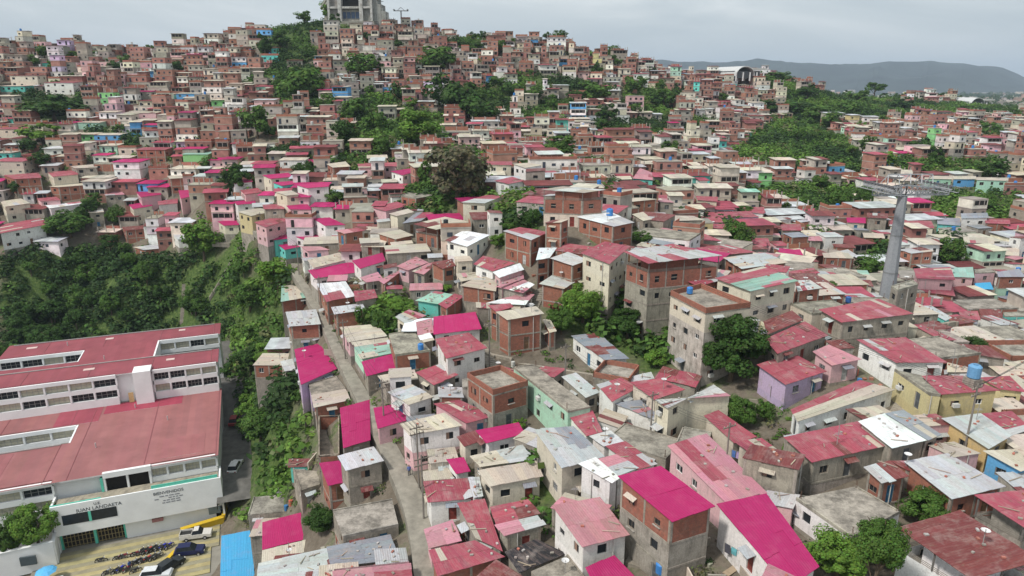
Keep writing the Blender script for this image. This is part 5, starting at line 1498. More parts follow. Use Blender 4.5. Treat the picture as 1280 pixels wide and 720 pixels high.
# ---------------------------------------------------------------- people
def person(p, heading, shirt, trousers, label, arm=.3):
    """one skinned body, clothes as shells"""
    M = Matrix.Translation(p) @ Matrix.Rotation(heading, 4, 'Z')
    V = [(0, 0, .95), (0, 0, 1.15), (0, 0, 1.38), (0, 0, 1.5), (0, .01, 1.62), (0, .01, 1.72),
         (.19, 0, 1.4), (.25, .02, 1.12), (.27, .12*arm*3, .88), (-.19, 0, 1.4), (-.25, .02, 1.12), (-.27, .08, .88), (.28, .2*arm*2, .8), (-.28, .12, .8),
         (.1, 0, .9), (.11, .05, .5), (.12, -.02, .08), (.12, .14, .04), (-.1, 0, .9), (-.11, -.03, .5), (-.12, -.08, .08), (-.12, .08, .04)]
    E = [(0, 1), (1, 2), (2, 3), (3, 4), (4, 5), (2, 6), (6, 7), (7, 8), (8, 12), (2, 9), (9, 10), (10, 11), (11, 13), (0, 14), (14, 15), (15, 16), (16, 17), (0, 18), (18, 19), (19, 20), (20, 21)]
    rad = [.14, .13, .15, .06, .09, .08, .07, .05, .035, .07, .05, .035, .04, .04, .1, .07, .045, .04, .1, .07, .045, .04]
    me = bpy.data.meshes.new('person'); me.from_pydata(V, E, []); o = bpy.data.objects.new('person', me); COL.objects.link(o)
    md = o.modifiers.new('s', 'SKIN'); md.use_smooth_shade = True
    for i, v in enumerate(me.skin_vertices[0].data): v.radius = (rad[i], rad[i]); v.use_root = (i == 0)
    s = o.modifiers.new('u', 'SUBSURF'); s.levels = s.render_levels = 1
    dg = bpy.context.evaluated_depsgraph_get(); m2 = bpy.data.meshes.new_from_object(o.evaluated_get(dg)); bpy.data.objects.remove(o)
    skin = m_plain('skin', (.28, .15, .1), .6, var=.05); ms = m_plain('shirt', shirt, .8, var=.1); mt = m_plain('trousers', trousers, .85, var=.1); hr = m_plain('hair', (.02, .015, .01), .7); sh = m_plain('shoes', (.05, .05, .05), .6)
    for m in (skin, ms, mt, hr, sh): m2.materials.append(m)
    for f in m2.polygons:
        c = f.center
        f.material_index = 3 if (c.z > 1.68 or (c.z > 1.58 and c.y < -.03)) else 0 if c.z > 1.48 else 1 if (c.z > .98 and abs(c.x) < .3) else 0 if abs(c.x) > .2 and c.z > .7 else 2 if c.z > .1 else 4
    b = bpy.data.objects.new('person', m2); COL.objects.link(b); b.matrix_world = M; tag(b, label, 'person'); return b

# ---------------------------------------------------------------- cable car, hill top building, stations
def steel(): return SOLID
def pylon():
    base = hit(1106, 385, 0); Z = proj(base)[2]
    bx, by = base.x, base.y; g = Tf(bx, by)
    # height so that the column head lands at y = 238
    H = 5
    while proj((bx, by, g+H))[1] > 246: H += .2
    root = empty('cable_car_pylon', (bx, by, g), 'tall grey cable car pylon rising between the houses with a wide lattice head', 'pylon')
    grey = (.26, .275, .295); b = MB(); rz = .5
    M = Matrix.Translation((bx, by, g)) @ Matrix.Rotation(rz, 4, 'Z'); n = 8
    def ring(z, w): return [M @ Vector((w*math.cos(2*math.pi*i/n+.39), w*math.sin(2*math.pi*i/n+.39)*1.0, z)) for i in range(n)]
    zz = [(-3, 1.5), (H*.33, 1.28), (H*.66, 1.02), (H, .8)]
    for (z0, w0), (z1, w1) in zip(zz, zz[1:]):
        A, B = ring(z0, w0), ring(z1, w1)
        for i in range(n): j = (i+1) % n; b.face([A[i], A[j], B[j], B[i]], grey)
    b.face(ring(H, .8), grey)
    for z in (H*.33, H*.66):
        w = 1.33 if z < H*.5 else 1.07
        A, B = ring(z-.15, w), ring(z+.15, w)
        for i in range(n): j = (i+1) % n; b.face([A[i], A[j], B[j], B[i]], (.2, .21, .22))
    b.build('column', SOLID, root)
    Mh = Matrix.Translation((bx, by, g+H)) @ Matrix.Rotation(.12, 4, 'Z')
    # lattice cross head
    def truss(name, x0, x1, y, z0, z1, nseg, col):
        t = MB(); prev = None
        for k in range(nseg+1):
            x = x0+(x1-x0)*k/nseg; zt = z1-(.8*(k/nseg) if x1 > 0 else .8*(k/nseg))
            q = [Mh @ Vector((x, y-.7, z0)), Mh @ Vector((x, y+.7, z0)), Mh @ Vector((x, y+.7, zt)), Mh @ Vector((x, y-.7, zt))]
            for i in range(4): t.bar(q[i], q[(i+1) % 4], .12, col)
            if prev:
                for i in range(4): t.bar(prev[i], q[i], .16, col); t.bar(prev[i], q[(i+1) % 4], .1, col)
            prev = q
        t.build(name, SOLID, root)
    truss('cross_arm', 0, 8.6, 0, .2, 2.0, 8, (.27, .29, .31)); truss('cross_arm', 0, -5.6, 0, .2, 2.0, 6, (.27, .29, .31))
    for x in (-5.2, 6.0):
        t = MB()
        for k in range(9): t.bar(Mh @ Vector((x-.15, -4+k, 2.2)), Mh @ Vector((x+.15, -4+k, 2.2)), .62, (.12, .12, .13), n=10)
        for y0 in (-4.4, -1.4, 1.6): t.bar(Mh @ Vector((x, y0, 1.7)), Mh @ Vector((x, y0+2.8, 1.7)), .22, (.35, .36, .38))
        t.build('pulley_train', SOLID, root)
        w = MB()
        for s in (-.9, .9):
            w.box(None, (.5, 9.6, .06), M=Mh @ Matrix.Translation((x+s, 0, 1.2)), col=(.26, .27, .28))
            w.bar(Mh @ Vector((x+s*1.25, -4.8, 2.2)), Mh @ Vector((x+s*1.25, 4.8, 2.2)), .05, (.3, .31, .33))
            for k in range(9): w.bar(Mh @ Vector((x+s*1.25, -4.8+k*1.2, 1.2)), Mh @ Vector((x+s*1.25, -4.8+k*1.2, 2.2)), .04, (.3, .31, .33))
        w.build('walkway', SOLID, root)
    hd = MB()
    for k in range(5):
        x = -4+k*2.2
        hd.bar(Mh @ Vector((x, -1, 2.4)), Mh @ Vector((x+.5, 0, 4.2-.2*abs(k-2))), .13, (.36, .38, .4)); hd.bar(Mh @ Vector((x, 1, 2.4)), Mh @ Vector((x+.5, 0, 4.2-.2*abs(k-2))), .13, (.36, .38, .4))
    hd.bar(Mh @ Vector((-3.5, 0, 4.0)), Mh @ Vector((5.3, 0, 3.9)), .16, (.36, .38, .4)); hd.build('lifting_frame', SOLID, root)
    dish = MB(); dish.lathe(Mh @ Vector((-1.5, .5, 3.0)), [(0, 0), (1.0, .2), (1.35, .6)], 12, (.5, .5, .5)); dish.build('cover', SOLID, root)
    FOOT.append((bx, by, 3.5, g))
    # second far pylon on the hill
    p = hit(502, 34, .0); g2 = p.z; H2 = 9.5; r2 = empty('cable_car_pylon', (p.x, p.y, g2), 'slender T shaped cable car pylon standing on the far hilltop', 'pylon')
    b = MB(); b.bar((p.x, p.y, g2-1), (p.x, p.y, g2+H2), 1.1, (.2, .21, .23), n=6, w2=.8); b.build('column', SOLID, r2)
    b = MB(); b.box((p.x, p.y, g2+H2), (9, 1, .5), .1, (.25, .26, .28)); b.box((p.x-4.2, p.y, g2+H2+.5), (.9, 5, .5), .1, (.25, .26, .28)); b.box((p.x+4.2, p.y, g2+H2+.5), (.9, 5, .5), .1, (.25, .26, .28)); b.bar((p.x-2.4, p.y, g2+H2), (p.x, p.y, g2+H2+2), .3, (.25, .26, .28)); b.bar((p.x+2.4, p.y, g2+H2), (p.x, p.y, g2+H2+2), .3, (.25, .26, .28)); b.build('cross_arm', SOLID, r2)
    # haul cables between them
    top1 = Mh @ Vector((0, 0, 2.4)); top2 = Vector((p.x, p.y, g2+H2+.6))
    return top1
def hilltop():
    p = hit(438, 31, 0); Z = proj(p)[2]; g = p.z; k = Z/F
    root = empty('hilltop_station', (p.x, p.y, g), 'unfinished grey concrete cable car station crowning the hill', 'building')
    M = Matrix.Translation((p.x, p.y, g)) @ Matrix.Rotation(-.06, 4, 'Z'); cc = (.55, .55, .53)
    X = lambda px: (px-438)*k; 
    b = MB(); b.box(None, (X(468)-X(412), 18, 3.4), M=M @ Matrix.Translation(((X(412)+X(468))/2, 9, .2)), col=(.30, .30, .26)); b.build('plinth', CONC, root)
    b = MB()
    for px in (410, 424, 451, 464): b.box(None, (2.0 if px in (424, 451) else 1.2, 14, 22), M=M @ Matrix.Translation((X(px), 9, 11)), col=cc)
    b.box(None, (X(464)-X(410), 13.5, 1.1), M=M @ Matrix.Translation(((X(410)+X(464))/2, 9, 9.3)), col=cc)
    b.box(None, (X(464)-X(410), 13.5, 1.1), M=M @ Matrix.Translation(((X(410)+X(464))/2, 9, 18.5)), col=cc)
    b.build('concrete_frame', CONC, root)
    b = MB(); b.box(None, (X(450)-X(425), 10, 7), M=M @ Matrix.Translation((X(437.5), 10, 5)), col=(.45, .43, .38)); b.box(None, (X(463)-X(452), 11, 16), M=M @ Matrix.Translation((X(457.5), 9.6, 9)), col=(.33, .33, .31)); b.box(None, (X(422)-X(411), 11, 16), M=M @ Matrix.Translation((X(416.5), 9.6, 9)), col=(.33, .31, .29)); b.build('wall', CONC, root)
    b = MB(); b.box(None, (X(450)-X(425), 9, 8), M=M @ Matrix.Translation((X(437.5), 10, 14)), col=(.025, .035, .06)); b.build('dark_hall', DARK, root)
    for i in range(5):
        b = MB(); b.box(None, (2.0, .3, 3.4), M=M @ Matrix.Translation((X(428)+i*2.5, 4.85, 5.4)), col=(.08, .12, .2)); b.build('window', SOLID, root)
    b = MB()
    for i in range(6): b.box(None, (10-.9*i, .25, .25), M=M @ Matrix.Translation((X(472)-i*.3, 3+i*1.5, 2.5+i*2.6)), col=(.28, .29, .27)); 
    for i in range(7): b.box(None, (.25, .25, 15-1.6*i), M=M @ Matrix.Translation((X(465)+i*1.4, 4, 7.5-.8*i+.5)), col=(.3, .31, .29))
    for i in range(4): b.bar(M @ Vector((X(412), 4, 17-i*2)), M @ Vector((X(398)+i*1.5, 4, 9-i*.8)), .5, (.42, .42, .36))
    b.build('scaffolding', SOLID, root)
    for (x0, x1, z1) in ((465, 471, 15), (471, 476, 11.5), (476, 480, 8)):
        b = MB(); b.box(None, (X(x1)-X(x0)-.05, 10, z1), M=M @ Matrix.Translation(((X(x0)+X(x1))/2, 9, z1/2-.5)), col=(.34, .35, .33)); b.build('stepped_block', CONC, root)
    b = MB(); b.box(None, (X(410)-X(402)-.05, 9, 14), M=M @ Matrix.Translation((X(406), 9.5, 6.5)), col=(.46, .44, .38)); b.build('side_wall', CONC, root)
    b = MB(); b.box(None, (X(488)-X(380), 24, .5), M=M @ Matrix.Translation((X(436), 12, 23)), col=(.3, .3, .3)); b.build('roof', CONC, root)
    FOOT.append((p.x, p.y+9, 20, g))
def stations():
    for (px, py, w, lab) in ((937, 94, 40, 'white arched cable car station hall on the near right ridge'), (1226, 131, 34, 'low white station hall with curved roof in the hazy city')):
        p = hit(px, py+3, 0); Z = proj(p)[2]; k = Z/F; g = p.z; W_ = w*k; root = empty('station_hall', (p.x, p.y, g), lab.replace('near right ', 'distant '), 'station')
        M = Matrix.Translation((p.x, p.y, g)) @ Matrix.Rotation(.25, 4, 'Z'); n = 14; b = MB(); Hh = W_*.27
        for i in range(n):
            a0, a1 = math.pi*i/n, math.pi*(i+1)/n
            for (y0, y1) in ((0, 30),):
                q = [M @ Vector((-math.cos(a)*W_*.32-W_*.15, y, 1.5+math.sin(a)*Hh)) for a, y in ((a0, y0), (a1, y0), (a1, y1), (a0, y1))]
                b.slab(q[::-1], .5, (.5, .51, .51))
        b.build('arched_roof', SOLID, root)
        b = MB(); b.box(None, (W_*.5, 30, 1), M=M @ Matrix.Translation((W_*.34, 15, Hh*.95)), col=(.5, .5, .48)); b.build('flat_roof', SOLID, root)
        b = MB(); b.box(None, (W_*.9, 26, Hh*.8), M=M @ Matrix.Translation((0, 16, Hh*.35)), col=(.12, .13, .14)); b.build('hall', SOLID, root)
        for i in range(5): b = MB(); b.bar(M @ Vector((-W_*.46+i*W_*.24, .5, -2)), M @ Vector((-W_*.46+i*W_*.24, .5, Hh*.6)), .7, (.6, .6, .6)); b.build('column', SOLID, root)
        FOOT.append((p.x, p.y+14, W_*.5, g))

# ---------------------------------------------------------------- small things
def house_at(px, py):
    best = None
    for h in HOUSES:
        q = [proj(p)[:2] for p in h['c']]
        if inpoly(np.array([px]), np.array([py]), q)[0] and (best is None or h['Z'] < best['Z']): best = h
    return best
def tank(px, py, s=1.0, col=(.05, .2, .5), ped=0, label=''):
    h = house_at(px, py); E = h['top']+.1 if h else None
    p = at_E(px, py, E) if h else hit(px, py, 1)
    r_ = empty('water_tank', p, label, 'water tank'); b = MB()
    b.lathe((p.x, p.y, p.z+ped), [(.42*s, 0), (.55*s, .1*s), (.56*s, 1.1*s), (.4*s, 1.25*s), (0, 1.3*s)], 14, col); b.build('drum', SOLID, r_, smooth=False)
    b = MB(); b.lathe((p.x, p.y, p.z+ped+1.24*s), [(.22*s, 0), (.22*s, .1*s), (0, .12*s)], 10, [c*.8 for c in col]); b.build('lid', SOLID, r_)
    if ped:
        b = MB(); b.box((p.x, p.y, p.z+ped/2-.2), (1.1*s, 1.1*s, ped+.4), .3, (.33, .3, .26)); b.build('pedestal', CONC, r_)
def pole(px, py, hm, label, arms=1, E=None):
    p = hit(px, py, 0) if E is None else at_E(px, py, E)
    if E is not None: p.z = E
    g = min(p.z, Tf(p.x, p.y)) if E is None else E
    r_ = empty('utility_pole', (p.x, p.y, g-.3), label, 'utility pole'); b = MB(); b.bar((p.x, p.y, g-.3), (p.x, p.y, g+hm), .26, (.2, .18, .16), n=8, w2=.17); b.build('pole', SOLID, r_)
    tops = []
    for k in range(arms):
        b = MB(); z = g+hm-.5-k*.8; b.box((p.x, p.y, z), (1.8, .1, .12), .5, (.2, .17, .14))
        for s in (-.8, -.3, .3, .8): b.bar((p.x+s*math.cos(.5), p.y+s*math.sin(.5), z+.05), (p.x+s*math.cos(.5), p.y+s*math.sin(.5), z+.25), .09, (.4, .35, .3), n=6); tops.append(Vector((p.x+s*math.cos(.5), p.y+s*math.sin(.5), z+.25)))
        b.build('cross_arm', SOLID, r_)
    return tops, r_
def wires(a, c, parent, sag=.8, w=.035):
    b = MB()
    for p, q in zip(a, c):
        pr = None
        for k in range(13):
            t = k/12; x = p.lerp(q, t); x.z -= sag*4*t*(1-t)
            if pr is not None: b.bar(pr, x, w, (.03, .03, .03), n=3)
            pr = x
    tag(b.build('overhead_wires', SOLID), 'thin black overhead wires strung '+parent, 'cable')
def stairs(p0, p1, w, n, label, z0=None):
    a = hit(p0[0], p0[1], .1); c = hit(p1[0], p1[1], .1); d = c-a; dz = d.z; d2 = Vector((d.x, d.y, 0)); L = d2.length; d2.normalize()
    b = MB(); prev = None
    for i in range(n):
        t = (i+.5)/n; p = a.lerp(c, t); z = max(Tf(p.x, p.y)+.2, a.z+dz*t) ; z = max(z, (prev or z)+.02); prev = z
        b.box((p.x, p.y, z-.6), (L/n+.01, w, 1.2), math.atan2(d2.y, d2.x), jc((.33, .30, .25), .08))
    r_ = tag(b.build('staircase', CONC, origin=a), label, 'staircase')
    occ_later.append((a, c, w*.5+1.9))
    return r_
def laundry(px, py, off, L, ang, label, n=7):
    p = hit(px, py, off); rr = random.Random(int(px)); d = Vector((math.cos(ang), math.sin(ang), 0))
    r_ = empty('clothes_line', p, label, 'clothes line'); b = MB(); b.bar(p-d*L/2, p+d*L/2, .03, (.3, .3, .3))
    for s in (-1, 1): b.bar(p+d*L/2*s-Vector((0, 0, 1.5)), p+d*L/2*s+Vector((0, 0, .05)), .05, (.3, .28, .25))
    b.build('line', SOLID, r_)
    for i in range(n):
        x = -L/2+L*(i+.5)/n; w = L/n*.42; h = rr.uniform(.5, 1.0); c = rr.choice([(.65, .65, .66), (.1, .2, .5), (.5, .1, .15), (.15, .45, .5), (.6, .5, .2), (.4, .3, .5), (.08, .08, .1)])
        q = p+d*x; b = MB(); nn = Vector((-d.y, d.x, 0))*.03
        ps = []
        for z in (0, -h*.5, -h): k = nn*(rr.uniform(-2, 2)); ps.append((q-d*w+k+Vector((0, 0, z)), q+d*w*(1 if z == 0 else .92)+k+Vector((0, 0, z))))
        for (a0, a1), (b0, b1) in zip(ps, ps[1:]): b.face([b0, b1, a1, a0], c); b.face([a0+nn, a1+nn, b1+nn, b0+nn], c)
        b.build('garment', SOLID, r_)

def retaining_wall(p0, p1, h, label, drop=3.5, th=.5):
    a = hit(*p0, .0); c = hit(*p1, .0); d = c-a; L = math.hypot(d.x, d.y); ang = math.atan2(d.y, d.x); b = MB(); z = max(a.z, c.z)+h; n = max(2, int(L/2.2))
    M = Matrix.Translation((a+c)/2) @ Matrix.Rotation(ang, 4, 'Z'); zc = (a.z+c.z)/2
    b.box(None, (L, th, drop+h), M=M @ Matrix.Translation((0, 0, (h-drop)/2)), col=(.36, .32, .26)); o = b.build('retaining_wall', CONC, origin=a); tag(o, label, 'wall')
    for i in range(n+1):
        b = MB(); b.box(None, (.3, .3, drop+h), M=M @ Matrix.Translation((-L/2+L*i/n, -th/2-.14, (h-drop)/2)), col=(.33, .29, .24)); b.build('buttress', CONC, o)
    occ_later.append((a, c, 1.2))
occ_later = []
# ================================================================ build everything
HAZE = 0.0001
setup(); ground(); mountains(); haze(); streets()
W_, GB_ = school(); yard_things(W_, GB_)
pylon(); hilltop(); stations()
retaining_wall((598, 442), (640, 452), .5, 'tall stained concrete wall with buttresses under the two storey brick house', 4.5)
retaining_wall((640, 452), (742, 476), .5, 'long grey retaining wall running beside the overgrown gully', 4)
retaining_wall((700, 300), (742, 318), .4, 'pale retaining wall below the tall cream and brick block', 3)
retaining_wall((1060, 405), (1190, 425), .4, 'beige boundary wall curving behind the big rose roofed hall', 3)

NFOOT0 = len(FOOT)
SPEC = [(a[0], a[1], a[2], a[3], True) for a in parse_tiles(NEAR)]+[(a[0], a[1]*.9, a[2], a[3], False) for a in parse_tiles(MID)]
def parea(q):
    q = order_ccw(q); return abs(sum(q[i][0]*q[(i+1) % 4][1]-q[(i+1) % 4][0]*q[i][1] for i in range(4)))/2+(max(p[0] for p in q)-min(p[0] for p in q))*5
SPEC.sort(key=lambda t: -parea(t[0]))
DEMOTED = []
for i, (q, h, wl, rf, nr) in enumerate(SPEC):
    if i < 258: quad_house(q, h, wl, rf, near=nr, over=.3 if nr else .25)
    else:
        cs = quad_house(q, h, wl, rf, only_corners=True); cs = [Vector(p) for p in order_ccw(cs)]; cen = sum(cs, Vector())/4
        DEMOTED.append((cen, max(4, max(p.x for p in cs)-min(p.x for p in cs)), max(4.5, min(8, max(p.y for p in cs)-min(p.y for p in cs))), h, wl, rf))
        FOOT.append((cen.x, cen.y, 4, cen.z))
print('traced houses', len(HOUSES), 'in the mass', len(DEMOTED))
NTR = len(HOUSES)
NFOOT0 = NFOOT0 if 'NFOOT0' in globals() else 0
for tok in TREES.replace('\n', '|').split('|'):
    if tok.strip(): v = [float(x) for x in tok.split(',')]; tree_px(v[0], v[1], v[2], v[3], int(v[4]))
# trees standing in the ravine
rng = random.Random(21); cnt = 0
while cnt < 46:
    x, y = rng.uniform(-150, -10), rng.uniform(80, 240)
    if not veg_mask([x], [y])[0]: continue
    pj = proj((x, y, Tf(x, y)))
    if not inpoly(np.array([pj[0]]), np.array([pj[1]]), GREEN[0])[0]: continue
    if any((x-f[0])**2+(y-f[1])**2 < (f[2]+2)**2 for f in FOOT): continue
    if 250 < pj[0] < 318 and 295 < pj[1] < 395 and abs((pj[0]-303)+(pj[1]-302)*.59) < 16: continue
    r_ = rng.uniform(2.0, 4.2); g = Tf(x, y); kd = rng.choice([0, 0, 1]) if pj[0] < 290 else rng.choice([0, 1, 1, 2])  # left side favours darker kinds, painting in the cloud shadow over the ravine
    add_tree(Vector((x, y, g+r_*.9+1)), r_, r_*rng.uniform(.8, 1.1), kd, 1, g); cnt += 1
palm(338, 436, 60)
p_ = at_Z(1102, 680, 55); add_tree(p_, 2.1, 2.9, 1, 0, Tf(p_.x, p_.y))
p_ = at_E(42, 658, CZ-67.2); add_tree(p_, 3.9, 4.6, 2, 0, CZ-74)
p_ = at_E(10, 668, CZ-67.5); add_tree(p_, 2.6, 4.2, 1, 0, CZ-74)

# ---------------------------------------------------------------- the rest of the town
stairs((795, 712), (822, 655), 2.2, 22, 'concrete steps climbing beside the three storey brick house')
stairs((664, 392), (683, 345), 1.8, 20, 'steep concrete steps rising past the brick houses to the white canopy')
stairs((617, 462), (600, 432), 1.8, 14, 'worn grey steps below the two storey brick house')
stairs((1122, 520), (1135, 500), 2.0, 10, 'short concrete steps between the white and the yellow house')
stairs((262, 372), (303, 302), 2.2, 40, 'long narrow stairway climbing the green ravine slope')
stairs((228, 404), (231, 355), 1.5, 26, 'pale concrete channel running down the ravine behind the school')
stairs((288, 305), (268, 322), 1.2, 14, 'short pale path crossing the top of the ravine')
OX, OY = -430, 30
OCC = np.zeros((1500-OY, 1530), np.float32)
def occ_poly(pts, pad=.25):
    c = sum((Vector((p[0], p[1], 0)) for p in pts), Vector())/len(pts)
    q = [(p[0]+(p[0]-c.x)*pad/max(1, math.hypot(p[0]-c.x, p[1]-c.y)), p[1]+(p[1]-c.y)*pad/max(1, math.hypot(p[0]-c.x, p[1]-c.y))) for p in pts]
    x0, x1 = int(min(p[0] for p in q)-OX)-1, int(max(p[0] for p in q)-OX)+2; y0, y1 = int(min(p[1] for p in q)-OY)-1, int(max(p[1] for p in q)-OY)+2
    x0, y0 = max(0, x0), max(0, y0)
    if x1 <= x0 or y1 <= y0: return
    Xg, Yg = np.meshgrid(np.arange(x0, x1)+OX+.5, np.arange(y0, y1)+OY+.5)
    m = inpoly(Xg, Yg, q); sub = OCC[y0:y1, x0:x1]; sub[m[:sub.shape[0], :sub.shape[1]]] = 1
def occ_circle(x, y, r): occ_poly([(x+r*math.cos(a), y+r*math.sin(a)) for a in [k*.7854 for k in range(8)]], 0)
for h in HOUSES: occ_poly(h['c'], -.1)
for d in DEMOTED: occ_poly([(d[0].x+u*d[1]/2, d[0].y+v*d[2]/2) for u, v in ((-1, -1), (1, -1), (1, 1), (-1, 1))])
for t in TREES_OUT:
    x_, y_, r_ = t['root'].location.x, t['root'].location.y, t['w']*t['Z']/F/2
    if t['Z'] < 140: occ_circle(x_, y_, r_*.85); k_ = 1-r_*.9/math.hypot(x_, y_); occ_circle(x_*k_, y_*k_, r_*.7)
    else: occ_circle(x_, y_, max(.8, r_*.6))
for c in CLEAR: occ_circle(*c)
for q in SOLIDS: occ_poly(q, 0)
for (a, c, w) in occ_later:
    for k in range(12): p = a.lerp(c, k/11); occ_circle(p.x, p.y, w)
for f in FOOT[:NFOOT0]: occ_circle(f[0], f[1], f[2]*.95)
def rect_c(X, Y, w, d, yaw):
    ca, sa = math.cos(yaw), math.sin(yaw); return [(X+ca*u*w/2-sa*v*d/2, Y+sa*u*w/2+ca*v*d/2) for u, v in ((-1, -1), (1, -1), (1, 1), (-1, 1))]
GU, GV = np.meshgrid(np.linspace(-.5, .5, 6), np.linspace(-.5, .5, 6)); GU = GU.ravel(); GV = GV.ravel()
def yaw_at(X, Y, rr):
    px = proj((X, Y, Tf(X, Y)))[0]
    b = .18 if px < 620 else (-.55 if (Y < 150 and px < 1000) else .15)
    return b*(1 if Y < 260 else .3)+rr.gauss(0, .10)
def fill():
    rr = random.Random(77); out = []
    for (w0, d0, sp, ymin, ymax, skipp) in ((8.0, 6.8, 3.4, 58, 215, .04), (6.6, 5.8, 2.8, 58, 640, .05), (5.0, 4.6, 2.4, 58, 640, .12), (3.8, 3.6, 1.9, 58, 400, .35), (3.0, 2.8, 1.6, 46, 190, .4), (12, 10, 12, 640, 1450, .25)):
        y = float(ymin)
        while y < ymax:
            xw = y*.80+30; x = -min(xw, 415)
            xs = np.arange(x, min(xw, 1050), sp); n = len(xs)
            X = xs+np.array([rr.uniform(-1, 1) for _ in range(n)]); Y = y+np.array([rr.uniform(-1, 1) for _ in range(n)])
            g = T(X, Y); px, py, Z = projn(X, Y, g+3); ok = (px > -40) & (px < 1320) & ~veg_mask(X, Y) & ~wild(X, Y) & ~((px < 292) & (py > 296)) & occ_free(X, Y)
            for bx in ((1150, 228, 1262, 262), (255, 655, 332, 735), (765, 650, 905, 725), (885, 475, 990, 555), (1010, 600, 1185, 725), (655, 575, 705, 650)): ok &= ~((px > bx[0]) & (px < bx[2]) & (py > bx[1]-12) & (py < bx[3]-12))
            for i in np.nonzero(ok)[0]:
                if rr.random() < skipp: continue
                w = w0*(rr.uniform(.8, 1.2) if rr.random() < .75 else rr.uniform(1.2, 1.7)); d = d0*rr.uniform(.8, 1.15); yw = yaw_at(X[i], Y[i], rr); ca, sa = math.cos(yw), math.sin(yw)
                gx_ = X[i]+ca*GU*w-sa*GV*d; gy_ = Y[i]+sa*GU*w+ca*GV*d
                if (~occ_free(gx_, gy_)).sum() > 1: continue
                if Y[i] > 700 and math.sin(X[i]*.013+Y[i]*.004)*math.sin(Y[i]*.011) > .25: continue
                occ_poly(rect_c(X[i], Y[i], w, d, yw), -.1)
                out.append((float(X[i]), float(Y[i]), float(g[i]), (float(px[i]), float(py[i]), float(Z[i])), w, d, yw))
            y += sp if ymax < 1000 else 11
    return out
rng = random.Random(31); cnt = 0; tries = 0
while cnt < 140 and tries < 20000:
    tries += 1; x, y = rng.uniform(-400, 500), rng.uniform(175, 600)
    if not (wild([x], [y])[0] or rng.random() < .3) or not occ_free(np.array([x]), np.array([y]))[0]: continue
    pj = proj((x, y, Tf(x, y)+2))
    if not (0 < pj[0] < 1280) or (pj[0] < 300 and pj[1] > 290): continue
    if (T(x*np.linspace(.1, .97, 80), y*np.linspace(.1, .97, 80)) > CZ+(Tf(x, y)+4-CZ)*np.linspace(.1, .97, 80)).any(): continue
    r_ = rng.uniform(1.8, 4.0); g = Tf(x, y); add_tree(Vector((x, y, g+r_*.95+.8)), r_, r_*rng.uniform(.8, 1.15), rng.choice([0, 0, 1, 1, 2]), 2 if y > 260 else 1, g); occ_circle(x, y, r_*.6); cnt += 1
rr = random.Random(5)
F_ = fill()
print('fill candidates', len(F_))
def visible(X, Y, z):
    t = np.linspace(.05, .985, 160)
    return not (T(X*t, Y*t) > CZ+(z-CZ)*t+.3).any()
F_ = [f for f in F_ if visible(f[0], f[1], f[2]+5.5)]
print('fill visible', len(F_))
def pick(px, py):
    a = rr.random()
    left = px < 420
    if left and a < .42 or (not left and a < .34): wl = 'B'
    elif a < .64: wl = 'C'
    elif a < .76: wl = 'W'
    elif a < .82: wl = 'K'
    elif a < .86: wl = 'P'
    elif a < .92: wl = 'I'
    else: wl = rr.choice('MUTYGLMK' if py < 300 else 'MKYIP')
    b = rr.random(); mg = 0 if py > 330 else .20 if (px < 620 and 190 < py < 330) else .015
    rf = 'm' if b < mg else 'c' if b < mg+.26 else 'b' if b < mg+.42 else 'z' if b < mg+.52 else 'r' if b < mg+.58 else 'x' if b < mg+.72 else 'd' if b < mg+.85 else 'bx'
    return wl, rf
F_.sort(key=lambda f: -f[4]*f[5]/f[3][2]**2)
SHEDF = [f for f in F_ if f[1] < 185 and f[4]*f[5] < 24][:230]; ids = set(id(f) for f in SHEDF); F_ = [f for f in F_ if id(f) not in ids]
SHEDS = []
for (X, Y, g, pp, w, d, yaw) in SHEDF:
    wl = rr.choice('BBCCCKWIPW'); rf = rr.choice(['x', 'z', 'b', 'r', 'p', 'bx', 'zx', 'rx', 'zr', 'zb', 'g', 'c', 'zx']); top = g+rr.uniform(2.1, 2.7)
    if rr.random() < .12: top += 2.4
    sl = rr.uniform(.1, .45); k0 = rr.randrange(4)
    cs = [Vector((x, y, top+(sl if (k+k0) % 4 > 1 and rf[0] not in 'cd' else 0))) for k, (x, y) in enumerate(rect_c(X, Y, w+.3, d+.3, yaw))]
    h_ = build_house(cs, wl, rf, near=Y < 125, over=.12, name='lean_to_shed'); h_['root']['category'] = 'shed'; h_['shed'] = True
far = MB()
NT = max(0, 300-NTR); nearF = F_[:NT]; farF = F_[NT:]
def nstf(Y, X=0):
    return rr.choices([1, 2, 3, 4], [.8, .2, 0, 0] if Y < 190 else [.45, .42, .12, .01] if Y < 270 else [.32, .45, .19, .04])[0]
for (X, Y, g, pp, w, d, yaw) in nearF:
    wl, rf = pick(pp[0], pp[1]); ns = 1 if Y < 150 else nstf(Y)
    if w*d < 22: ns = 1; rf = rr.choice(['x', 'z', 'b', 'r', 'p', 'bx', 'zx', 'rx'])
    top = g+2.5*ns+.2
    cs = [Vector((x, y, top+(.3 if k > 1 and rf[0] not in 'cd' else 0))) for k, (x, y) in enumerate(rect_c(X, Y, w, d, yaw))]
    build_house(cs, wl, rf, near=Y < 130, over=.15)
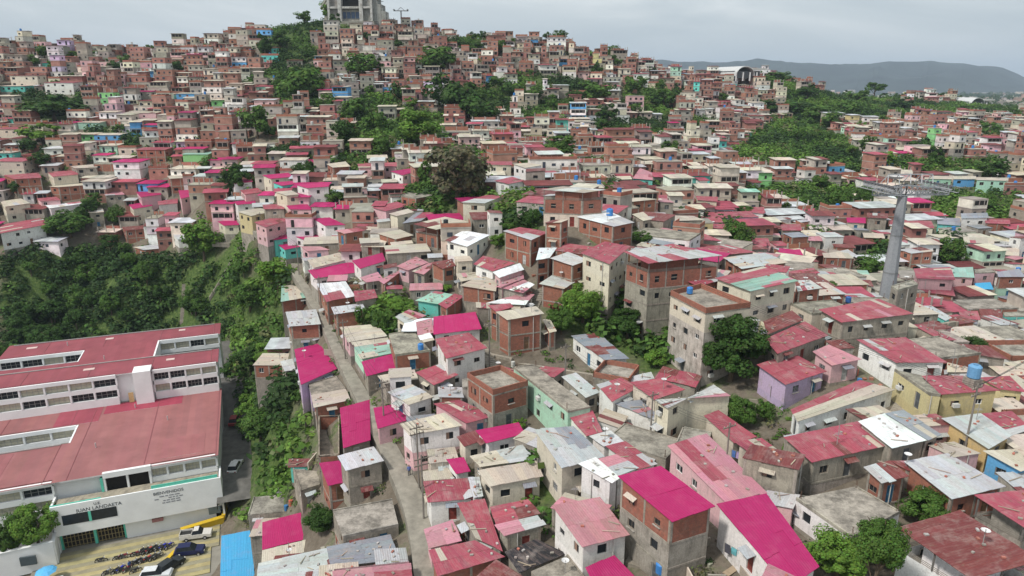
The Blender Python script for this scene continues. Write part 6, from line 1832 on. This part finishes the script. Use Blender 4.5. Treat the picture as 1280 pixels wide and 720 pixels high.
def far_house(b, X, Y, g, w, d, ns, yaw, wl, rf, r):
    ca, sa = math.cos(yaw), math.sin(yaw)
    L = lambda u, v, z: Vector((X+ca*u-sa*v, Y+sa*u+ca*v, z))
    lo = min(Tf(*L(u, v, 0)[:2]) for u in (-w/2, w/2) for v in (-d/2, d/2))-.5
    z = g-.4; u0, u1, v0, v1 = -w/2, w/2, -d/2, d/2
    for s in range(ns):
        z1 = z+2.55 if s else g+2.5
        zb = lo if s == 0 else z
        code = wl if rr.random() < .7 else rr.choice('BBCCKW'); col = jc((.34, .175, .14) if code == 'B' else WALLC[code][1], .22, r); mi = 0
        q = [L(u0, v0, z1), L(u1, v0, z1), L(u1, v1, z1), L(u0, v1, z1)]
        for i in range(4):
            j = (i+1) % 4
            b.face([(q[i].x, q[i].y, zb), (q[j].x, q[j].y, zb), q[j], q[i]], col if i != 2 else jc((.33, .25, .2), .2, r), mi)
        # floor edge
        e = .09; qq = [L(u0-e, v0-e, z1+.08), L(u1+e, v0-e, z1+.08), L(u1+e, v1+e, z1+.08), L(u0-e, v1+e, z1+.08)]
        b.slab(qq, .17, jc((.35, .32, .28), .15, r), 1)
        if r.random() < .17 and u1-u0 > 3:      # veranda storey with posts; shade of void and eaves painted as a near-black band
            M = Matrix.Translation(L((u0+u1)/2, v0-.02, z1-.95)) @ Matrix.Rotation(yaw, 4, 'Z'); b.box(None, ((u1-u0)*.86, .06, 1.25), M=M, col=(.018, .017, .016), mi=2)
            for k in range(int((u1-u0)/1.8)+1):
                M = Matrix.Translation(L(u0+.4+k*1.7, v0-.08, z1-.95)) @ Matrix.Rotation(yaw, 4, 'Z')
                if u0+.4+k*1.7 < u1-.2: b.box(None, (.14, .1, 1.3), M=M, col=jc((.4, .36, .32), .2, r), mi=2)
            z = z1; continue
        n = max(1, int((u1-u0)/2.3))
        for k in range(n):
            if r.random() < .15: continue
            uc = u0+(k+.5)*(u1-u0)/n+r.uniform(-.2, .2); ww, hh = r.choice([.7, .9, 1.1]), r.choice([.7, .9, 1.0]); zz = z1-1.35+r.uniform(-.1, .1)
            if r.random() < .12: ww, hh, zz = .8, 1.9, z1-1.5
            M = Matrix.Translation(L(uc, v0-.01, zz)) @ Matrix.Rotation(yaw, 4, 'Z'); b.box(None, (ww, .08, hh), M=M, col=r.choice([(.02, .02, .025), (.03, .03, .03), (.05, .06, .08)]), mi=2, skip=('n', 'b'))
        for sg in (0, 1):
            if r.random() < .6:
                M = Matrix.Translation(L(u0-.01 if sg else u1+.01, r.uniform(v0+1, v1-1), z1-1.35)) @ Matrix.Rotation(yaw, 4, 'Z'); b.box(None, (.08, .9, .9), M=M, col=(.03, .03, .03), mi=2)
        z = z1
        if s < ns-1 and r.random() < .5:   # set-back upper storey with an open terrace
            if r.random() < .5: u0 += r.uniform(1, (u1-u0)*.4)
            else: u1 -= r.uniform(1, (u1-u0)*.4)
            if r.random() < .4: v0 += r.uniform(.8, 2)
    if r.random() < .16:       # unfinished upper floor: columns and a part of a wall
        cc = jc((.34, .31, .27), .15, r)
        for uu in (u0+.2, (u0+u1)/2, u1-.2):
            for vv in (v0+.2, v1-.2): b.box(L(uu, vv, z+.9), (.25, .25, 1.7), yaw, cc, 1)
        M = Matrix.Translation(L((u0+u1)/2, v1-.2, z+.8)) @ Matrix.Rotation(yaw, 4, 'Z'); b.box(None, ((u1-u0)*.8, .15, r.uniform(.8, 1.6)), M=M, col=jc(WALLC['B'][1], .2, r), mi=0)
    if rf[0] in 'cd':
        b.slab([L(u0, v0, z+.12), L(u1, v0, z+.12), L(u1, v1, z+.12), L(u0, v1, z+.12)], .03, [k*.78 for k in jc(ROOFC[rf[0]], .2, r)], 1)
        if r.random() < .5:
            for (a0, b0, a1, b1) in ((u0, v0, u1, v0+.14), (u0, v0+.15, u0+.14, v1), (u1-.14, v0+.15, u1, v1)):
                b.slab([L(a0, b0, z+.9), L(a1, b0, z+.9), L(a1, b1, z+.9), L(a0, b1, z+.9)], .77, jc(WALLC['B'][1], .15, r), 0)
        if r.random() < .35:
            c = L(r.uniform(u0+.6, u1-.6), r.uniform(v0+.6, v1-.6), z+.15); b.lathe(c, [(.5, 0), (.5, 1.0), (0, 1.15)], 8, r.choice([(.05, .2, .5), (.05, .2, .5), (.04, .05, .06), (.5, .5, .5)]), 1)
    else:
        o = .45; n = max(2, int((u1-u0)/1.6)); tl = .35; bc = [k*.92 for k in jc(ROOFC[rf[0]], .15, r)]
        z += .1
        for k in range(n):
            a0, a1 = u0-o+(u1-u0+2*o)*k/n, u0-o+(u1-u0+2*o)*(k+1)/n; cc = jc(ROOFC[rf[-1]] if r.random() < .3 else bc, .12, r); dz = r.uniform(0, .05)
            vo = r.uniform(0, .25)
            b.slab([L(a0, v0-o-vo, z+dz), L(a1, v0-o-vo, z+dz), L(a1, v1+o, z+tl+dz), L(a0, v1+o, z+tl+dz)], .07, cc, 1)
    return z
for (X, Y, g, pp, w, d, yaw) in farF:
    wl, rf = pick(pp[0], pp[1]); ns = nstf(Y)
    if w*d < 22: ns = 1 if rr.random() < .8 else 2; rf = rr.choice(['x', 'z', 'b', 'r', 'c', 'bx', 'zx'])
    far_house(far, X, Y, g, w-.2, d-.2, ns, yaw, wl, rf, rr)
for (cen, w, d, h, wl, rf) in DEMOTED: far_house(far, cen.x, cen.y, Tf(cen.x, cen.y), w, d, max(1, round(h/2.6)), 0, wl[0], rf[0], rr)
if far.f: tag(far.build('distant_houses', [FARW, FARR, SOLID]), 'mass of small brick and painted houses covering the far hillside and plain', kind='stuff')
# far plain: simple blocks out to the haze
b = MB(); n = 0
while n < 2600:
    Y = 1400+rr.random()**1.5*4200; X = rr.uniform(-.2, .95)*Y
    if math.sin(X*.004+1)*math.sin(Y*.003) > .35: continue
    g = Tf(X, Y); w = rr.uniform(10, 34); d = rr.uniform(10, 30); h = rr.uniform(3.5, 8)+(rr.random() < .03)*rr.uniform(8, 22)
    b.box((X, Y, g+h/2-1), (w, d, h+2), rr.uniform(-.5, .5), jc(rr.choice([(.5, .46, .4), (.45, .3, .24), (.6, .58, .55), (.4, .38, .36)]), .2, rr)); 
    b.box((X, Y, g+h+.06), (w+.6, d+.6, .1), 0, jc(rr.choice([(.4, .37, .33), (.45, .2, .18), (.55, .56, .56)]), .2, rr)); n += 1
tag(b.build('city_plain', FARW), 'hazy city blocks spread over the far plain', kind='stuff')
# far trees as one mass
rng = np.random.default_rng(4); N0 = 2600
X = rng.uniform(-200, 2600, N0*3); Y = rng.uniform(520, 3600, N0*3); k = (np.abs(X) < Y*.85) & (((np.sin(X*.013+Y*.004)*np.sin(Y*.011) > .12) & (Y < 1500)) | (rng.random(N0*3) < .3)); X, Y = X[k], Y[k]
nl = 60; g = T(X, Y); r_ = rng.uniform(3, 7.5, len(X))*(1+Y/3000); e = rng.normal(0, 1, (len(X), nl, 3)); e /= np.linalg.norm(e, axis=2)[..., None]; e[..., 2] = np.abs(e[..., 2])
p = np.stack([X, Y, g+r_*.3], 1)[:, None]+e*rng.uniform(.6, 1, (len(X), nl, 1))*r_[:, None, None]*np.array([1, 1, .9]); nor = e+rng.normal(0, .3, e.shape); nor /= np.linalg.norm(nor, axis=2)[..., None]
me = leaf_mesh('far_woods', p.reshape(-1, 3), nor.reshape(-1, 3), np.repeat(r_*.2, nl)*rng.uniform(.7, 1.3, len(X)*nl), (.045, .085, .022), rng)
o = bpy.data.objects.new('far_woods', me); COL.objects.link(o); tag(o, 'scattered dark trees fading into the haze of the plain', kind='stuff')
scatter_shrubs(); small_weeds(); rubble()

# ---------------------------------------------------------------- things on and between the houses
tank(762, 270, 1.15, label='blue water tank on the pale flat zinc roof of the brick platform house')
tank(526, 437, .8, label='small blue water tank on a grey slab roof beside the ridge street')
tank(1215, 480, 1.3, (.13, .3, .5), .8, label='large pale blue tank on a pedestal above the yellow house')
tank(862, 367, .8, label='blue drum on the terrace of the tall cream apartment block')
tank(826, 716, .9, label='blue drum at the foot of the three storey brick house')
tank(1060, 378, .8, (.04, .12, .35), label='dark blue drum beside the brick wall behind the large hall')
for t in [(530, 655, 9, 'wooden utility pole standing in the middle of the ridge street'), (524, 612, 9, 'thin utility pole at the edge of the ridge street above its twin'), (481, 545, 8.5, 'dark utility pole among the magenta roofs where the street bends'), (1203, 576, 9, 'tilting utility pole with a tangle of wires by the ochre wall')]:
    tp, r_ = pole(t[0], t[1], t[2], t[3], 2)
    if t[0] in (530, 524, 481):
        if t[0] != 530: wires(prev, tp, 'between the ridge street poles near '+('the bend' if t[0] == 481 else 'the lower houses'))
        prev = tp
    else: p4 = tp
PX = [(328, 300, 'beside the yellow corner house'), (374, 345, 'halfway up the ridge street'), (402, 392, 'above the white roofed brick house on the ridge street'), (432, 452, 'by the mint roofed house on the ridge street')]
last = None
for px, py, w in PX:
    tp, r_ = pole(px, py, 7.5, 'slim utility pole '+w, 1)
    if last: wires(last[:3], tp[:3], 'along the ridge street '+w.replace(' on the ridge street', ''), .5)
    last = tp
wires(last[:3], prev[:3], 'over the street bend to the dark pole', .7)
last = None
for px, py, w in [(612, 462, 'at the foot of the worn grey steps'), (706, 492, 'between the zinc roofs and the mint house'), (812, 560, 'above the faded pink striped roof'), (905, 606, 'behind the long magenta roof')]:
    tp, r_ = pole(px, py, 7.5, 'slim utility pole '+w, 1)
    if last: wires(last[:3], tp[:3], 'to the pole '+w, .6)
    last = tp
wires(p4[:4], [p+Vector((26, 18, 2)) for p in p4[:4]], 'from the tilting pole over the ochre and blue houses')
wires(p4[:3], [p+Vector((-22, 30, 3)) for p in p4[:3]], 'from the tilting pole towards the yellow house')
laundry(1146, 705, 2.2, 7, -.75, 'line of pastel washing under the rusty maroon roof', 9)
laundry(930, 692, 2.4, 4, -.9, 'blue and white washing hanging under the long magenta roof', 6)
laundry(975, 482, 2.0, 2.5, .2, 'blue clothes hung beside the purple walled house', 4)
laundry(923, 565, 2.2, 1.6, -.8, 'washing on the cream wall, nearer the round green tree', 3)
laundry(951, 584, 2.2, 1.6, -.8, 'washing on the cream wall, farther from the round green tree', 3)
def P3(px, py): p = hit(px, py, .0); return Vector((p.x, p.y, Tf(p.x, p.y)+.17))
person(P3(978, 616), 2.5, (.5, .5, .48), (.06, .07, .1), 'person in a pale shirt standing in the passage beside the magenta roof')
person(P3(512, 600), .4, (.1, .15, .4), (.1, .1, .1), 'person in a blue top walking on the ridge street')
person(Vector(at_E(163, 712, GB_-.1)), 1.2, (.05, .12, .35), (.05, .06, .12), 'person in dark blue clothes standing among the motorcycles')

# ---------------------------------------------------------------- labels that single out each house and tree
LM0 = [(135, 500, 'the school'), (830, 640, 'the three storey brick and magenta house'), (1115, 300, 'the tall cable pylon'), (917, 432, 'the big dark tree'), (650, 400, 'the brick house with a blue tank'), (571, 214, 'the large olive tree'),
      (560, 113, 'the round dark hill tree'), (438, 20, 'the hilltop station'), (925, 513, 'the round green bush'), (1080, 400, 'the big rose roofed hall'), (850, 360, 'the tall cream apartment block'), (320, 270, 'the yellow corner house'),
      (515, 640, 'the ridge street bottom'), (410, 410, 'the ridge street middle'), (85, 278, 'the leafy tree by the long white house'), (65, 135, 'the dark trees on the hillside'), (1215, 480, 'the pale blue tank'), (490, 320, 'the slender light tree'),
      (1215, 230, 'the turquoise terrace row'), (378, 100, 'the green gully under the station'), (940, 95, 'the arched station'), (925, 291, 'the pair of dark trees'), (697, 182, 'the flat topped tree'), (765, 64, 'the lone ridge tree'), (250, 298, 'the bright ravine tree'),
      (1040, 200, 'the long green slope'), (729, 378, 'the bright lime tree'), (1155, 630, 'the small tree by the brick hut'), (30, 60, 'the western skyline'), (1190, 312, 'the tree clump beyond the pylon'), (790, 165, 'the shrubby bank')]
LM = [(a, b_, c.replace('the leafy tree by the long white house', 'the tree by the long house').replace('three storey brick and magenta', 'tall brick and magenta')) for a, b_, c in LM0]
DIRS = [('beyond', 0, -1), ('below', 0, 1), ('west of', -1, 0), ('east of', 1, 0)]
ORD = ['', 'second', 'third', 'fourth', 'fifth', 'sixth', 'seventh', 'eighth', 'ninth', 'tenth', 'eleventh', 'twelfth']
ST = {1: 'low', 2: 'two storey', 3: 'three storey', 4: 'four storey', 5: 'five storey'}
def relate(px, py):
    L = sorted(LM, key=lambda l: (l[0]-px)**2+((l[1]-py)*1.5)**2)[0]
    dx, dy = px-L[0], (py-L[1])*1.5; d = math.hypot(dx, dy)
    if d < 14: return 'right beside '+L[2].replace('right ', ''), d
    k = max(DIRS, key=lambda q: q[1]*dx+q[2]*dy)[0]
    k = {'west of': 'to the left of', 'east of': 'to the right of', 'beyond': 'above', 'below': 'below'}[k]
    return k+' '+L[2], d
def rname(rf):
    if '/' in rf: a, b_ = rf.split('/'); return RNAME[a[0]]+' and '+RNAME[b_[0]]
    return RNAME[rf[0]]+(' patched with '+RNAME[rf[1]].replace('faded ', '').replace('bright ', '').replace('flat ', '') if len(rf) > 1 else '')
def fit(w, st, rf, tail, extra=0):
    for roofn in (rname(rf), RNAME[rf[0]], RNAME[rf[0]].split()[-1]):
        for hs in (' house', ''):
            for t in (tail, tail.replace('to the left of', 'left of').replace('to the right of', 'right of'), tail.replace('to the left of', 'left of').replace('to the right of', 'right of').replace(' the ', ' ')):
                l = f"{st} {w}{hs}, {roofn} roof, {t}"
                if len(l.replace('-', ' ').split()) <= 16-extra: return l
    return l
groups = {}
for h in HOUSES:
    rel, d = relate(h['px'], h['py']); groups.setdefault((ST[h['nst']], WNAME[h['wall'][0]], h['roof'][0], 'shed' in h, rel), []).append((d, h))
for (st, w, rf0, sh_, rel), L in groups.items():
    L.sort(key=lambda t: t[0])
    for i, (d, h) in enumerate(L):
        tail = rel if len(L) == 1 else (f'nearest {rel}' if i == 0 else f'{ORD[min(i, 11)]} nearest {rel}')
        h['root']['label'] = fit(w, st, h['roof'], tail.replace('nearest right beside', 'right beside'), 1 if sh_ else 0); h['root']['group'] = 'lean-to sheds between the houses' if sh_ else 'houses of the hillside town'
        if sh_: h['root']['label'] = h['root']['label'].replace(' house,', ' shed,') if ' house,' in h['root']['label'] else h['root']['label'].replace(',', ' shed,', 1)
KN = {0: 'dark green', 1: 'mid green', 2: 'bright green', 3: 'olive green', 4: 'bare brown'}
groups = {}
for t in TREES_OUT:
    rel, d = relate(t['px'], t['py']); sz = 'large' if t['w'] > 48 else 'small' if t['w'] < 28 else 'medium'
    groups.setdefault((f'{sz} {KN[t["kind"]]} tree', rel), []).append((d, t))
for (base, rel), L in groups.items():
    L.sort(key=lambda q: q[0])
    for i, (d, t) in enumerate(L):
        lab = f'{base} {rel}' if len(L) == 1 else (f'{base}, nearest {rel}' if i == 0 else f'{base}, {ORD[min(i, 11)]} nearest {rel}')
        if len(lab.replace('-', ' ').split()) > 16: lab = lab.replace('to the left of', 'left of').replace('to the right of', 'right of').replace('by the long white house', 'by the long house')
        t['root']['label'] = lab.replace('nearest one right beside', 'one right beside'); t['root']['group'] = 'trees among the houses'
print('objects', len(bpy.data.objects))
